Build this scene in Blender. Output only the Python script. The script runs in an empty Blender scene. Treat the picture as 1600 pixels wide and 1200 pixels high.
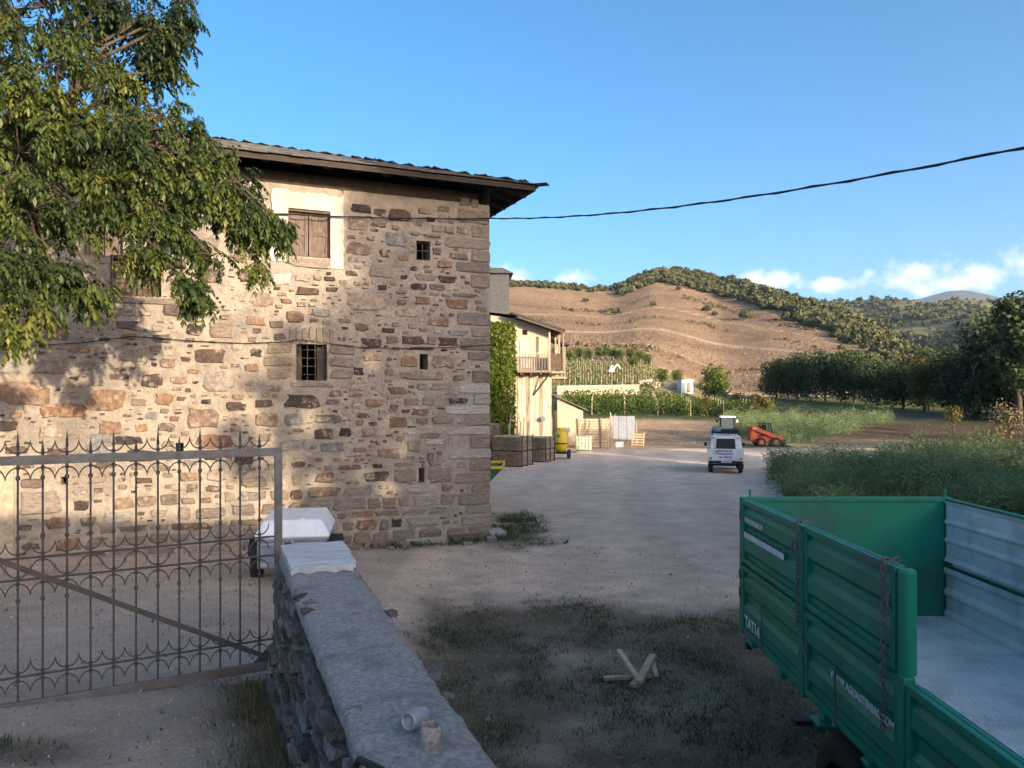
import bpy, math, random
from math import sin, cos, pi, radians, sqrt, atan2, exp
from mathutils import Vector, Matrix, noise
random.seed(7)
scene = bpy.context.scene
COL = scene.collection

# ---------------------------------------------------------------- camera
CAMZ = 3.9
cd = bpy.data.cameras.new('camera'); cam = bpy.data.objects.new('camera', cd); COL.objects.link(cam)
cam.location = (0, 0, CAMZ); cam.rotation_euler = (pi/2, 0, 0)
cd.lens = 27.0; cd.sensor_width = 36.0; cd.shift_y = 0.0125
cd.clip_start = 0.05; cd.clip_end = 30000
scene.camera = cam
# ---------------------------------------------------------------- sky and sun
SUN_AZ = (0.65, -0.76); SUN_EL = radians(11.0)
w = bpy.data.worlds.new('World'); scene.world = w; w.use_nodes = True
nt = w.node_tree; nd = nt.nodes; lk = nt.links
bg = nd['Background']; bg.inputs['Strength'].default_value = 0.15
sky = nd.new('ShaderNodeTexSky'); sky.sky_type = 'NISHITA'; sky.sun_disc = False
sky.sun_elevation = SUN_EL; sky.sun_rotation = atan2(SUN_AZ[0], SUN_AZ[1])
sky.altitude = 500; sky.air_density = 0.45; sky.dust_density = 5.0; sky.ozone_density = 1.2
def vmath(op, a, b=None):
    n = nd.new('ShaderNodeVectorMath'); n.operation = op
    for i, v in enumerate((a, b)):
        if v is None: continue
        if isinstance(v, (tuple, list)): n.inputs[i].default_value = v
        else: lk.new(v, n.inputs[i])
    return n
def fmath(op, a, b=None, clamp=False):
    n = nd.new('ShaderNodeMath'); n.operation = op; n.use_clamp = clamp
    for i, v in enumerate((a, b)):
        if v is None: continue
        if isinstance(v, (int, float)): n.inputs[i].default_value = v
        else: lk.new(v, n.inputs[i])
    return n.outputs[0]
tc = nd.new('ShaderNodeTexCoord')
sep = nd.new('ShaderNodeSeparateXYZ'); lk.new(tc.outputs['Generated'], sep.inputs[0])
# soft cumulus low over the hills: clumps of cloud at fixed compass bearings, edges broken by noise
cn = nd.new('ShaderNodeTexNoise'); cn.inputs['Scale'].default_value = 26; cn.inputs['Detail'].default_value = 7; cn.inputs['Roughness'].default_value = .58
lk.new(tc.outputs['Generated'], cn.inputs['Vector'])
blobs = [(-.02,.150,.05,.018),(.075,.154,.03,.014),(.33,.150,.045,.014),(.41,.146,.045,.012),(.50,.150,.04,.020),(.535,.165,.05,.025),
         (.575,.145,.06,.018),(.62,.158,.04,.016),(.68,.175,.05,.025),(.76,.165,.07,.03),(-.35,.16,.08,.02)]
acc = None
for (bu, bv, ru, rv) in blobs:
    d0 = Vector((bu, 1, bv)).normalized()
    s_ = vmath('SUBTRACT', tc.outputs['Generated'], tuple(d0))
    m_ = vmath('MULTIPLY', s_.outputs[0], (1/ru, 1/ru, 1/rv))
    l_ = vmath('LENGTH', m_.outputs[0]).outputs['Value']
    v_ = fmath('SUBTRACT', 1.0, l_)
    acc = v_ if acc is None else fmath('MAXIMUM', acc, v_)
tot = fmath('ADD', acc, fmath('MULTIPLY', fmath('SUBTRACT', cn.outputs['Fac'], .5), 3.2))
mask = fmath('MULTIPLY', fmath('SUBTRACT', tot, .05), 1.5, True)
mask = fmath('MULTIPLY', mask, .72)
mixc = nd.new('ShaderNodeMixRGB'); lk.new(mask, mixc.inputs[0])
hs = nd.new('ShaderNodeHueSaturation'); hs.inputs['Saturation'].default_value = 1.36; hs.inputs['Value'].default_value = .88; hs.inputs['Hue'].default_value = .488; 
lk.new(sky.outputs[0], hs.inputs['Color'])
lk.new(hs.outputs[0], mixc.inputs[1]); mixc.inputs[2].default_value = (2.6, 2.45, 2.45, 1)
lk.new(mixc.outputs[0], bg.inputs['Color'])
sl = bpy.data.lights.new('sun', 'SUN'); sun = bpy.data.objects.new('sun', sl); COL.objects.link(sun)
sl.energy = 2.5; sl.angle = radians(0.53); sl.color = (1, .80, .55)
sdir = Vector((SUN_AZ[0]*cos(SUN_EL), SUN_AZ[1]*cos(SUN_EL), sin(SUN_EL))).normalized()
sun.rotation_euler = sdir.to_track_quat('Z', 'Y').to_euler(); sun.location = (40, -40, 40)
scene.view_settings.view_transform = 'Standard'; scene.view_settings.look = 'None'
scene.view_settings.gamma = 1; scene.view_settings.use_curve_mapping = False
scene.view_settings.exposure = 1.9

# ---------------------------------------------------------------- helpers
F = 1200.0; HY = 620.0
def P(x, y, d):   # photo pixel + depth along the view axis -> point
    return Vector(((x-800)/F*d, d, CAMZ+(HY-y)/F*d))
def lerp(a, b, t): return a+(b-a)*t
def sstep(a, b, x):
    t = min(1, max(0, (x-a)/(b-a))); return t*t*(3-2*t)
def interp(tab, x):
    if x <= tab[0][0]: return tab[0][1]
    for (a, b), (c, d) in zip(tab, tab[1:]):
        if x <= c: return b+(d-b)*(x-a)/(c-a)
    return tab[-1][1]
def nz(x, y, z=0): return noise.noise(Vector((x, y, z)))
def fbm(x, y, z=0, o=4): return noise.fractal(Vector((x, y, z)), 1.0, 2.0, o)

class MB:
    def __init__(s): s.v = []; s.f = []; s.r = []
    def add(s, vs, fs, r=None):
        b = len(s.v); s.v.extend([tuple(p) for p in vs])
        r = random.random() if r is None else r
        for f in fs: s.f.append([b+i for i in f]); s.r.append(r)
    def box(s, c, size, rz=0, r=None, M=None):
        hx, hy, hz = size[0]/2, size[1]/2, size[2]/2
        vs = [Vector((x, y, z)) for x in (-hx, hx) for y in (-hy, hy) for z in (-hz, hz)]
        if rz: M = Matrix.Rotation(rz, 3, 'Z')
        if M is not None: vs = [M @ p for p in vs]
        c = Vector(c); vs = [p+c for p in vs]
        s.add(vs, [(0,1,3,2),(4,6,7,5),(0,4,5,1),(2,3,7,6),(0,2,6,4),(1,5,7,3)], r); return s
    def bar(s, a, b, w, h, r=None, up=(0,0,1)):      # box beam from a to b
        a = Vector(a); b = Vector(b); d = (b-a); L = d.length; d.normalize(); u = Vector(up)
        sd = d.cross(u)
        if sd.length < 1e-4: sd = d.cross(Vector((1,0,0)))
        sd.normalize(); u = sd.cross(d)
        M = Matrix((d, sd, u)).transposed()
        return s.box((a+b)/2, (L, w, h), M=M, r=r)
    def tube(s, pts, rad, n=6, r=None, cap=True):
        pts = [Vector(p) for p in pts]
        if not isinstance(rad, (list, tuple)): rad = [rad]*len(pts)
        vs = []; fs = []; prev = None
        for i, p in enumerate(pts):
            t = (pts[min(i+1, len(pts)-1)]-pts[max(i-1, 0)]).normalized()
            if prev is None:
                ref = Vector((0,0,1)) if abs(t.z) < .9 else Vector((1,0,0))
                a = t.cross(ref).normalized()
            else:
                a = (prev - t*prev.dot(t)).normalized()
            prev = a; b = t.cross(a)
            for k in range(n):
                an = 2*pi*k/n; vs.append(p+(a*cos(an)+b*sin(an))*rad[i])
        for i in range(len(pts)-1):
            for k in range(n):
                k2 = (k+1) % n; fs.append((i*n+k, i*n+k2, (i+1)*n+k2, (i+1)*n+k))
        if cap:
            fs.append(tuple(range(n))[::-1]); fs.append(tuple((len(pts)-1)*n+k for k in range(n)))
        s.add(vs, fs, r); return s
    def lathe(s, prof, c=(0,0,0), axis='Z', n=16, r=None):   # prof: (radius, h)
        vs = []; fs = []; c = Vector(c)
        for (q, h) in prof:
            for k in range(n):
                a = 2*pi*k/n
                p = {'Z': (q*cos(a), q*sin(a), h), 'Y': (q*cos(a), h, q*sin(a)), 'X': (h, q*cos(a), q*sin(a))}[axis]
                vs.append(c+Vector(p))
        for i in range(len(prof)-1):
            for k in range(n):
                k2 = (k+1) % n; fs.append((i*n+k, i*n+k2, (i+1)*n+k2, (i+1)*n+k))
        fs.append(tuple(range(n))); fs.append(tuple((len(prof)-1)*n+k for k in range(n)))
        s.add(vs, fs, r); return s
    def prism(s, poly, ax, a, b, r=None):       # polygon in two axes, extruded along the third
        def mk(p, t):
            return {'X': (t, p[0], p[1]), 'Y': (p[0], t, p[1]), 'Z': (p[0], p[1], t)}[ax]
        n = len(poly); vs = [mk(p, a) for p in poly]+[mk(p, b) for p in poly]
        fs = [tuple(range(n)), tuple(range(n, 2*n))[::-1]]+[(i, (i+1) % n, n+(i+1) % n, n+i) for i in range(n)]
        s.add(vs, fs, r); return s
    def build(s, name, m, parent=None, smooth=False, off=None, bevel=0):
        me = bpy.data.meshes.new(name)
        vs = s.v
        if off is not None: vs = [(x-off[0], y-off[1], z-off[2]) for x, y, z in vs]
        me.from_pydata(vs, [], s.f)
        at = me.attributes.new('rnd', 'FLOAT', 'FACE'); at.data.foreach_set('value', s.r)
        if smooth: me.polygons.foreach_set('use_smooth', [True]*len(me.polygons))
        me.materials.append(m); me.update()
        o = bpy.data.objects.new(name, me); COL.objects.link(o)
        if parent: o.parent = parent
        if bevel:
            b = o.modifiers.new('bevel', 'BEVEL'); b.width = bevel; b.segments = 2; b.limit_method = 'ANGLE'
        return o
def empty(name, loc, label, cat, rz=0, group=None):
    o = bpy.data.objects.new(name, None); COL.objects.link(o); o.location = loc; o.rotation_euler.z = rz
    o.empty_display_size = .2
    return tag(o, label, cat, group)
def tag(o, label, cat, group=None):
    o['label'] = label; o['category'] = cat
    if group: o['group'] = group
    return o
def inst(src, name, parent, loc=(0,0,0), rot=(0,0,0), scale=(1,1,1)):
    o = bpy.data.objects.new(name, src.data); COL.objects.link(o); o.parent = parent
    o.location = loc; o.rotation_euler = rot; o.scale = scale; return o
def copy_tree(o, parent=None):
    c = o.copy(); COL.objects.link(c); c.parent = parent
    for ch in o.children: copy_tree(ch, c)
    return c
def text_mesh(name, body, size, m, parent, M, extrude=.001, sx=1.0):
    cu = bpy.data.curves.new(name, 'FONT'); cu.body = body; cu.size = size; cu.align_x = 'LEFT'; cu.extrude = extrude
    cu.offset = size*.03
    t = bpy.data.objects.new(name+'_curve', cu); COL.objects.link(t)
    dg = bpy.context.evaluated_depsgraph_get(); me = bpy.data.meshes.new_from_object(t.evaluated_get(dg))
    bpy.data.objects.remove(t); bpy.data.curves.remove(cu)
    me.transform(M @ Matrix.Diagonal((sx, 1, 1, 1))); me.materials.clear(); me.materials.append(m)
    o = bpy.data.objects.new(name, me); COL.objects.link(o); o.parent = parent; return o

# ---------------------------------------------------------------- materials
def mat(name, c1, c2=None, scale=3.0, rough=.8, bump=0, bscale=None, c3=None, stretch=None, metal=0, rndmix=0, detail=6, spec=.3, dist=.02, s3=None, lo=.35, hi=.65):
    m = bpy.data.materials.new(name); m.use_nodes = True; t = m.node_tree; n = t.nodes; l = t.links
    b = n['Principled BSDF']; b.inputs['Roughness'].default_value = rough; b.inputs['Metallic'].default_value = metal
    b.inputs['Specular IOR Level'].default_value = spec
    co = n.new('ShaderNodeTexCoord'); vec = co.outputs['Object']
    if stretch:
        mp = n.new('ShaderNodeMapping'); mp.inputs['Scale'].default_value = stretch; l.new(vec, mp.inputs[0]); vec = mp.outputs[0]
    def nois(sc, det=detail):
        q = n.new('ShaderNodeTexNoise'); q.inputs['Scale'].default_value = sc; q.inputs['Detail'].default_value = det
        q.inputs['Roughness'].default_value = .62; l.new(vec, q.inputs['Vector']); return q.outputs['Fac']
    def ramp(f, a, b_):
        r = n.new('ShaderNodeMapRange'); r.inputs[1].default_value = a; r.inputs[2].default_value = b_; l.new(f, r.inputs[0]); return r.outputs[0]
    def mix(f, a, b_, typ='MIX'):
        x = n.new('ShaderNodeMixRGB'); x.blend_type = typ
        for i, q in ((0, f), (1, a), (2, b_)):
            if isinstance(q, (int, float)): x.inputs[i].default_value = q
            elif isinstance(q, (tuple, list)): x.inputs[i].default_value = (*q, 1)
            else: l.new(q, x.inputs[i])
        return x.outputs[0]
    col = c1
    if c2: col = mix(ramp(nois(scale), lo, hi), c1, c2)
    if c3: col = mix(ramp(nois(s3 or scale*.23), .5, .68), col, c3)
    if rndmix:
        a = n.new('ShaderNodeAttribute'); a.attribute_name = 'rnd'
        v = n.new('ShaderNodeMapRange'); v.inputs[3].default_value = 1-rndmix; v.inputs[4].default_value = 1+rndmix; l.new(a.outputs['Fac'], v.inputs[0])
        hsv = n.new('ShaderNodeHueSaturation'); l.new(v.outputs[0], hsv.inputs['Value'])
        if isinstance(col, tuple): hsv.inputs['Color'].default_value = (*col, 1)
        else: l.new(col, hsv.inputs['Color'])
        col = hsv.outputs[0]
    if isinstance(col, tuple): b.inputs['Base Color'].default_value = (*col, 1)
    else: l.new(col, b.inputs['Base Color'])
    if bump:
        bp = n.new('ShaderNodeBump'); bp.inputs['Strength'].default_value = bump; bp.inputs['Distance'].default_value = dist
        l.new(nois(bscale or scale*4, 8), bp.inputs['Height']); l.new(bp.outputs[0], b.inputs['Normal'])
    return m
def ramp_mat(name, stops, rough=.85, nscale=14, namt=.35, bump=.5, bscale=30, trans=0, spec=.25, dist=.015, stretch=None, smear=None):
    """colour picked per piece from the 'rnd' attribute, broken up by noise"""
    m = bpy.data.materials.new(name); m.use_nodes = True; t = m.node_tree; n = t.nodes; l = t.links
    b = n['Principled BSDF']; b.inputs['Roughness'].default_value = rough; b.inputs['Specular IOR Level'].default_value = spec
    a = n.new('ShaderNodeAttribute'); a.attribute_name = 'rnd'
    cr = n.new('ShaderNodeValToRGB'); e = cr.color_ramp.elements
    while len(e) < len(stops): e.new(.5)
    for q, (p, c) in zip(e, stops): q.position = p; q.color = (*c, 1)
    l.new(a.outputs['Fac'], cr.inputs[0])
    co = n.new('ShaderNodeTexCoord'); vec = co.outputs['Object']
    if stretch:
        mp = n.new('ShaderNodeMapping'); mp.inputs['Scale'].default_value = stretch; l.new(vec, mp.inputs[0]); vec = mp.outputs[0]
    q = n.new('ShaderNodeTexNoise'); q.inputs['Scale'].default_value = nscale; q.inputs['Detail'].default_value = 6; l.new(vec, q.inputs['Vector'])
    mr = n.new('ShaderNodeMapRange'); mr.inputs[1].default_value = .25; mr.inputs[2].default_value = .75
    mr.inputs[3].default_value = 1-namt; mr.inputs[4].default_value = 1+namt; l.new(q.outputs['Fac'], mr.inputs[0])
    hsv = n.new('ShaderNodeHueSaturation'); l.new(cr.outputs[0], hsv.inputs['Color']); l.new(mr.outputs[0], hsv.inputs['Value'])
    hout = hsv.outputs[0]
    if smear:
        q3 = n.new('ShaderNodeTexNoise'); q3.inputs['Scale'].default_value = 4.5; q3.inputs['Detail'].default_value = 8; q3.inputs['Roughness'].default_value = .7; l.new(vec, q3.inputs['Vector'])
        m3 = n.new('ShaderNodeMapRange'); m3.inputs[1].default_value = .54; m3.inputs[2].default_value = .62; m3.inputs[4].default_value = .62; l.new(q3.outputs['Fac'], m3.inputs[0])
        x3 = n.new('ShaderNodeMixRGB'); l.new(m3.outputs[0], x3.inputs[0]); l.new(hout, x3.inputs[1]); x3.inputs[2].default_value = (*smear, 1); hout = x3.outputs[0]
    l.new(hout, b.inputs['Base Color'])
    if bump:
        q2 = n.new('ShaderNodeTexNoise'); q2.inputs['Scale'].default_value = bscale; q2.inputs['Detail'].default_value = 7; l.new(vec, q2.inputs['Vector'])
        bp = n.new('ShaderNodeBump'); bp.inputs['Strength'].default_value = bump; bp.inputs['Distance'].default_value = dist
        l.new(q2.outputs['Fac'], bp.inputs['Height']); l.new(bp.outputs[0], b.inputs['Normal'])
    if trans:
        tr = n.new('ShaderNodeBsdfTranslucent'); l.new(hsv.outputs[0], tr.inputs['Color'])
        mx = n.new('ShaderNodeMixShader'); mx.inputs[0].default_value = trans
        l.new(b.outputs[0], mx.inputs[1]); l.new(tr.outputs[0], mx.inputs[2])
        l.new(mx.outputs[0], n['Material Output'].inputs['Surface'])
    return m
MT = {}
MT['plaster'] = mat('lime_mortar', (.365,.31,.255), (.235,.205,.17), 3.2, .95, 1.0, 11, c3=(.19,.17,.15), dist=.07, s3=.55)
MT['stone'] = ramp_mat('rubble_stone', [(0,(.04,.033,.033)),(.22,(.085,.06,.05)),(.38,(.13,.11,.097)),(.5,(.165,.10,.07)),(.62,(.20,.17,.14)),(.75,(.21,.125,.075)),(.87,(.16,.16,.165)),(1,(.30,.24,.185))], .9, 9, .4, 1, 22, dist=.04, smear=(.34,.28,.225))
MT['quoin'] = ramp_mat('quoin_stone', [(0,(.13,.11,.095)),(.4,(.22,.19,.16)),(.7,(.19,.145,.11)),(.9,(.28,.255,.225)),(1,(.36,.34,.32))], .9, 8, .35, 1, 20, dist=.035, stretch=(1,1,3), smear=(.30,.255,.21))
MT['slate'] = ramp_mat('roof_slate', [(0,(.03,.032,.037)),(.5,(.055,.057,.062)),(1,(.09,.09,.09))], .7, 6, .3, .5, 25)
MT['oldwood'] = mat('dark_old_wood', (.065,.045,.033), (.12,.085,.06), 5, .85, .6, 20, stretch=(1,1,1))
MT['eave'] = mat('shade_dark_eave_wood', (.032,.024,.019), (.06,.045,.034), 5, .9, .6, 20)  # old wood darkened to stand in for the shade under the eaves
MT['shutter'] = mat('weathered_shutter_wood', (.17,.13,.11), (.085,.065,.055), 6, .85, .7, 24, stretch=(4,4,.5))
MT['greywood'] = ramp_mat('grey_wood', [(0,(.20,.16,.12)),(.5,(.30,.245,.185)),(1,(.40,.33,.25))], .85, 10, .3, .6, 30)
MT['palewood'] = ramp_mat('pale_sawn_wood', [(0,(.40,.30,.19)),(1,(.52,.42,.29))], .8, 8, .25, .5, 30)
MT['white_plaster'] = mat('white_limewash', (.46,.435,.40), (.33,.31,.28), 3, .9, .6, 14, c3=(.36,.32,.27))
MT['dark'] = mat('dark_interior', (.012,.011,.01), rough=.95)
MT['iron'] = mat('wrought_iron', (.055,.055,.056), (.085,.078,.072), 14, .62, .3, 60, metal=.2, c3=(.11,.075,.055), s3=7)
MT['rust'] = mat('rusty_iron', (.16,.065,.035), (.07,.045,.035), 18, .85, .5, 60)
MT['steel'] = mat('grey_painted_iron', (.15,.15,.152), (.10,.10,.10), 8, .55, .2, 50, metal=.2, c3=(.13,.095,.075), s3=3.1)
MT['cable'] = mat('black_cable', (.015,.015,.016), rough=.6)
MT['concrete'] = mat('rough_old_concrete', (.43,.40,.37), (.22,.205,.19), 45, .95, .8, 110, c3=(.20,.19,.175), dist=.02, s3=3.5)
MT['slab'] = mat('whitened_slate_slab', (.62,.61,.60), (.45,.45,.45), 4, .85, .7, 18, stretch=(1,4,4))
MT['green'] = mat('trailer_green_paint', (.008,.20,.12), (.006,.165,.10), 2.5, .5, .10, 30, c3=(.03,.11,.085), spec=.32)
MT['greylining'] = mat('galvanised_lining', (.66,.67,.66), (.52,.54,.54), 2.2, .55, .15, 25, c3=(.38,.38,.37), s3=1.7)
MT['tyre'] = mat('tyre_rubber', (.02,.02,.02), (.045,.04,.035), 6, .85, .3, 40)
MT['rim'] = mat('wheel_rim', (.45,.46,.47), (.3,.3,.3), 6, .45, metal=.4)
MT['white'] = mat('white_paint', (.72,.73,.73), (.60,.60,.59), 3, .4, spec=.5)
MT['whitelid'] = mat('white_fibreglass', (.80,.81,.82), (.68,.69,.70), 3, .4, spec=.5)
MT['bluegrey'] = mat('grey_metal_panel', (.22,.26,.31), (.15,.18,.22), 4, .45, metal=.4)
MT['glass'] = mat('dark_glass', (.008,.009,.011), rough=.25, spec=.25)
MT['cabglass'] = mat('cab_glass', (.07,.10,.11), rough=.12, spec=.5)
MT['black'] = mat('black_plastic', (.02,.02,.022), rough=.6)
MT['blue'] = mat('blue_lettering', (.02,.05,.30), rough=.5)
MT['red'] = mat('red_lamp', (.35,.02,.02), rough=.3)
MT['orange'] = mat('orange_machine_paint', (.52,.10,.03), (.38,.075,.03), 5, .5, .1, 30, c3=(.22,.10,.06))
MT['yellow'] = mat('yellow_plastic', (.66,.47,.03), (.55,.38,.03), 5, .45)
MT['teal'] = mat('teal_sticker', (.02,.25,.24), rough=.5)
MT['ibc'] = mat('translucent_tank_plastic', (.48,.55,.40), (.40,.48,.33), 4, .4)
MT['galv'] = mat('galvanised_steel', (.38,.40,.42), (.28,.30,.32), 6, .45, metal=.5)
MT['cream'] = mat('cream_render', (.48,.41,.31), (.36,.30,.225), 2.2, .95, .6, 12, c3=(.36,.29,.21))
MT['stucco_stone'] = mat('pale_rubble_wall', (.50,.43,.32), (.32,.26,.19), 6, .95, .9, 12)
LEAFW = ramp_mat('walnut_leaf', [(0,(.012,.024,.009)),(.4,(.032,.054,.014)),(.8,(.075,.10,.020)),(1,(.13,.135,.026))], .5, 3, .25, 0, trans=.25, spec=.4)
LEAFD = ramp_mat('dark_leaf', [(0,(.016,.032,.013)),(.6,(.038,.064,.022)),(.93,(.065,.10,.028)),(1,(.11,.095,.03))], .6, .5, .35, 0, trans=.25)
LEAFO = ramp_mat('evergreen_oak_leaf', [(0,(.03,.042,.018)),(.6,(.075,.083,.036)),(1,(.15,.135,.065))], .7, .2, .3, 0, trans=.2)
LEAFY = ramp_mat('yellowing_leaf', [(0,(.05,.065,.015)),(.5,(.11,.10,.022)),(1,(.19,.11,.03))], .6, .5, .3, 0, trans=.3)
LEAFV = ramp_mat('vine_leaf', [(0,(.035,.065,.012)),(.6,(.075,.12,.02)),(1,(.17,.17,.03))], .6, .6, .3, 0, trans=.3)
IVY = ramp_mat('ivy_leaf', [(0,(.055,.085,.012)),(.6,(.13,.17,.022)),(1,(.24,.26,.04))], .5, 2, .25, 0, trans=.3)
FERN = ramp_mat('asparagus_fern', [(0,(.08,.13,.06)),(.6,(.17,.23,.105)),(.93,(.24,.28,.11)),(1,(.40,.34,.07))], .8, .35, .4, 0, trans=.3)
GRASS = ramp_mat('grass_blade', [(0,(.03,.06,.022)),(.5,(.06,.09,.032)),(.8,(.15,.13,.065)),(1,(.27,.22,.12))], .8, 1, .3, 0, trans=.25)
STRAW = ramp_mat('dry_weed', [(0,(.10,.08,.045)),(.6,(.19,.15,.09)),(1,(.06,.08,.03))], .9, 1, .3, 0, trans=.2)
BARK = mat('bark', (.085,.065,.05), (.045,.035,.028), 6, .95, 1, 14, stretch=(2,2,.5), dist=.04)
# ================================================================= terrain
YR = [(-1.6,470),(-.6,455),(-.3,445),(0,442),(.08,447),(.125,454),(.14,450),(.16,440),(.175,427),(.20,420),(.22,423),(.25,431),(.29,440),(.333,455),(.375,468),(.417,487),(.458,508),(.5,528),(.54,552),(.583,580),(.625,602),(.7,606),(1.6,606)]
DR = [(-.3,520),(0,500),(.10,530),(.20,580),(.27,545),(.333,470),(.417,400),(.5,340),(.625,300),(1.6,300)]
def wall_x(Y): return -1.72-.383*(Y-6.8)
def near_h(X, Y):
    r = 1.36+.12*(7-Y) if Y <= 7 else 1.36-.105*(Y-7)
    r = min(max(r, 0), 3.2)
    if r <= 0: return 0
    cx = wall_x(min(Y, 6.8)) if Y < 6.8 else -1.72-.16*(Y-6.8)
    hw = .16 if Y < 6.2 else lerp(.16, 2.3, sstep(6.2, 12, Y))
    return r*(1-sstep(cx-hw, cx+hw, X))
def H(X, Y):
    if Y < 60: return near_h(X, Y)+.02*nz(X*.35, Y*.35)*(1 if Y > 8 else .4)
    u = X/Y; lf = 1-sstep(.15, .30, u)
    yr = [(60,698),(80,669),(100,650),(140,629),(180,613)]
    yl = [(60,698),(80,669),(98,648),(112,626),(117,614),(140,592),(180,562)]
    if Y <= 180: y = lerp(interp(yr, Y), interp(yl, Y), lf)
    else:
        D = interp(DR, u); R = sum(interp(YR, u+k_*.012) for k_ in (-2,-1,0,1,2))/5; b = lerp(613, 562, lf)
        t = min(1, (Y-180)/(D-180)); y = lerp(b, R, t**.92)
    if Y > 180 and Y > D:
        z = CAMZ+(HY-R)/F*D - (Y-D)*.22
        z = max(z, -6)
    else: z = CAMZ+(HY-y)/F*Y
    a = sstep(150, 300, Y)
    z += a*1.2*fbm(X*.008, Y*.008, 3, 2)
    if 60 <= Y < 64: z = lerp(near_h(X, Y), z, (Y-60)/4)
    return z
def G(x, y):     # photo pixel on the flat yard -> ground point
    d = CAMZ*F/(y-HY); X = (x-800)/F*d
    return Vector((X, d, H(X, d)))
def on(X, Y, dz=0): return Vector((X, Y, H(X, Y)+dz))

def grass_w(X, Y):      # how grassy the yard is
    n = fbm(X*.5, Y*.5, 1)*.9+fbm(X*1.7, Y*1.7, 5)*.5
    g = 0
    if Y < 6.8 and X < wall_x(Y): # verge at the foot of the wall, left side
        g = max(g, 1-abs(X-(wall_x(Y)-.55))/.55+.4*n)
        q = (X+3.4)**2+(Y-4.9)**2*4
        g = max(g, .7-q*1.5+.5*n)
    else:
        e = min((X+2.0)/1.2, (15.4-Y)/1.8, (7.5-X)/1.5, 1.0)
        e = min(e, (X-wall_x(min(Y,7)))*3)
        if Y > 11: e = min(e, (X+1.9+.1*(Y-11))/1.0)
        g = max(g, e*1.1-.1+n*.75)
        # foot of the house and round its corner
        s = (X+.63)*.9205+(Y-21.47)*.391; t = -(X+.63)*.391+(Y-21.47)*.9205   # s along facade, t into the house
        if s < .3: g = max(g, 1-(abs(t+.5))/.55+.6*n-(.4 if s < -3.2 else 0)-(.8 if s < -5.4 else 0))
        q = ((X-.2)/1.3)**2+((Y-22.6)/3.6)**2
        g = max(g, 1.15-q+.7*n)
    return min(1, max(0, g))
def gcol(X, Y):
    sand = Vector((.74,.58,.445)); soil = Vector((.235,.185,.13)); tan_ = Vector((.42,.30,.185)); br = Vector((.115,.078,.052)); gr = Vector((.085,.105,.042)); dry=Vector((.30,.24,.14))
    n = fbm(X*.3, Y*.3, 9)
    if Y < 58:
        c = sand.copy()
        trk = sin((X-.12*Y+.8*nz(X*.08, Y*.05))*2.6)*.5+.5          # wheel tracks
        c *= .93+.10*trk+.12*n
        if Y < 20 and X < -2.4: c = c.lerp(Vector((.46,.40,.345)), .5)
        g = grass_w(X, Y); c = c.lerp(soil*(1+.5*n), min(1, g*1.15))
        bed = min((X-10.0-.28*(Y-29))/1.0, (41.5-Y)/1.5, (Y-20)/2)+.5*n
        c = c.lerp(soil, min(1, max(0, bed)))
        if Y > 41.5: c = c.lerp(dry, min(1, max(0, (X-24)/4+n)))
        return c
    if Y < 180:
        u = X/Y
        c = tan_*(1+.35*n)
        if u > .27: # fields on the right: green strips and ploughed soil
            k = (Y+.25*X+4*n)
            stripe = [(58,dry),(74,dry),(78,br),(98,br),(101,gr),(108,gr),(110,br*1.7),(121,br*1.7),(124,gr),(180,gr*1.2)]
            for (a, ca), (b, cb) in zip(stripe, stripe[1:]):
                if a <= k <= b: c = ca.lerp(cb, (k-a)/(b-a)); break
            c = c*(1+.4*n)
        else:
            c = c.lerp(gr, sstep(88, 96, Y))
            c = c.lerp(Vector((.30,.25,.12))*(1+.3*n), sstep(112, 118, Y))
        return c
    u = X/Y
    c = Vector((.265,.180,.115)).lerp(Vector((.215,.145,.092)), .5+.8*fbm(X*.02, Y*.03, 4))
    D = interp(DR, u)
    t = (Y-180)/(D-180)
    c = c.lerp(Vector((.17,.13,.075)), sstep(.86, 1.0, t)*.8)
    for tt, wd in ((.36,.016),(.60,.009),(.16,.008)):            # terrace walls and tracks
        k = abs(t-tt-.022*sin(u*11+tt*9)-.03*nz(X*.015, tt*7))+.006*abs(nz(X*.2, Y*.2))
        if u < .43: c = c.lerp(Vector((.60,.50,.33)), max(0, 1-k/wd)*.6)
    for tt in (.68, .47):
        k = t-tt-.03*sin(u*20+tt*5)
        if 0 < k < .06 and u < .33: c = c.lerp(Vector((.15,.10,.055)), .75*sstep(0,.03,k)*(1-sstep(.03,.06,k))*(.5+fbm(X*.03,Y*.03)+.3))
    c = c.lerp(Vector((.14,.115,.06)), sstep(.40,.46,u)*.75)
    return c
def sheet(name, xs_fn, ys, nx, m, col_fn):
    me = bpy.data.meshes.new(name); V = []; C = []
    for Y in ys:
        x0, x1 = xs_fn(Y)
        for i in range(nx):
            X = lerp(x0, x1, i/(nx-1)); V.append((X, Y, H(X, Y))); C.extend((*col_fn(X, Y), 1))
    Fc = [(j*nx+i, j*nx+i+1, (j+1)*nx+i+1, (j+1)*nx+i) for j in range(len(ys)-1) for i in range(nx-1)]
    me.from_pydata(V, [], Fc)
    a = me.attributes.new('gcol', 'FLOAT_COLOR', 'POINT'); a.data.foreach_set('color', C)
    me.polygons.foreach_set('use_smooth', [True]*len(Fc)); me.materials.append(m)
    o = bpy.data.objects.new(name, me); COL.objects.link(o); o['kind'] = 'structure'; return o
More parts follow.
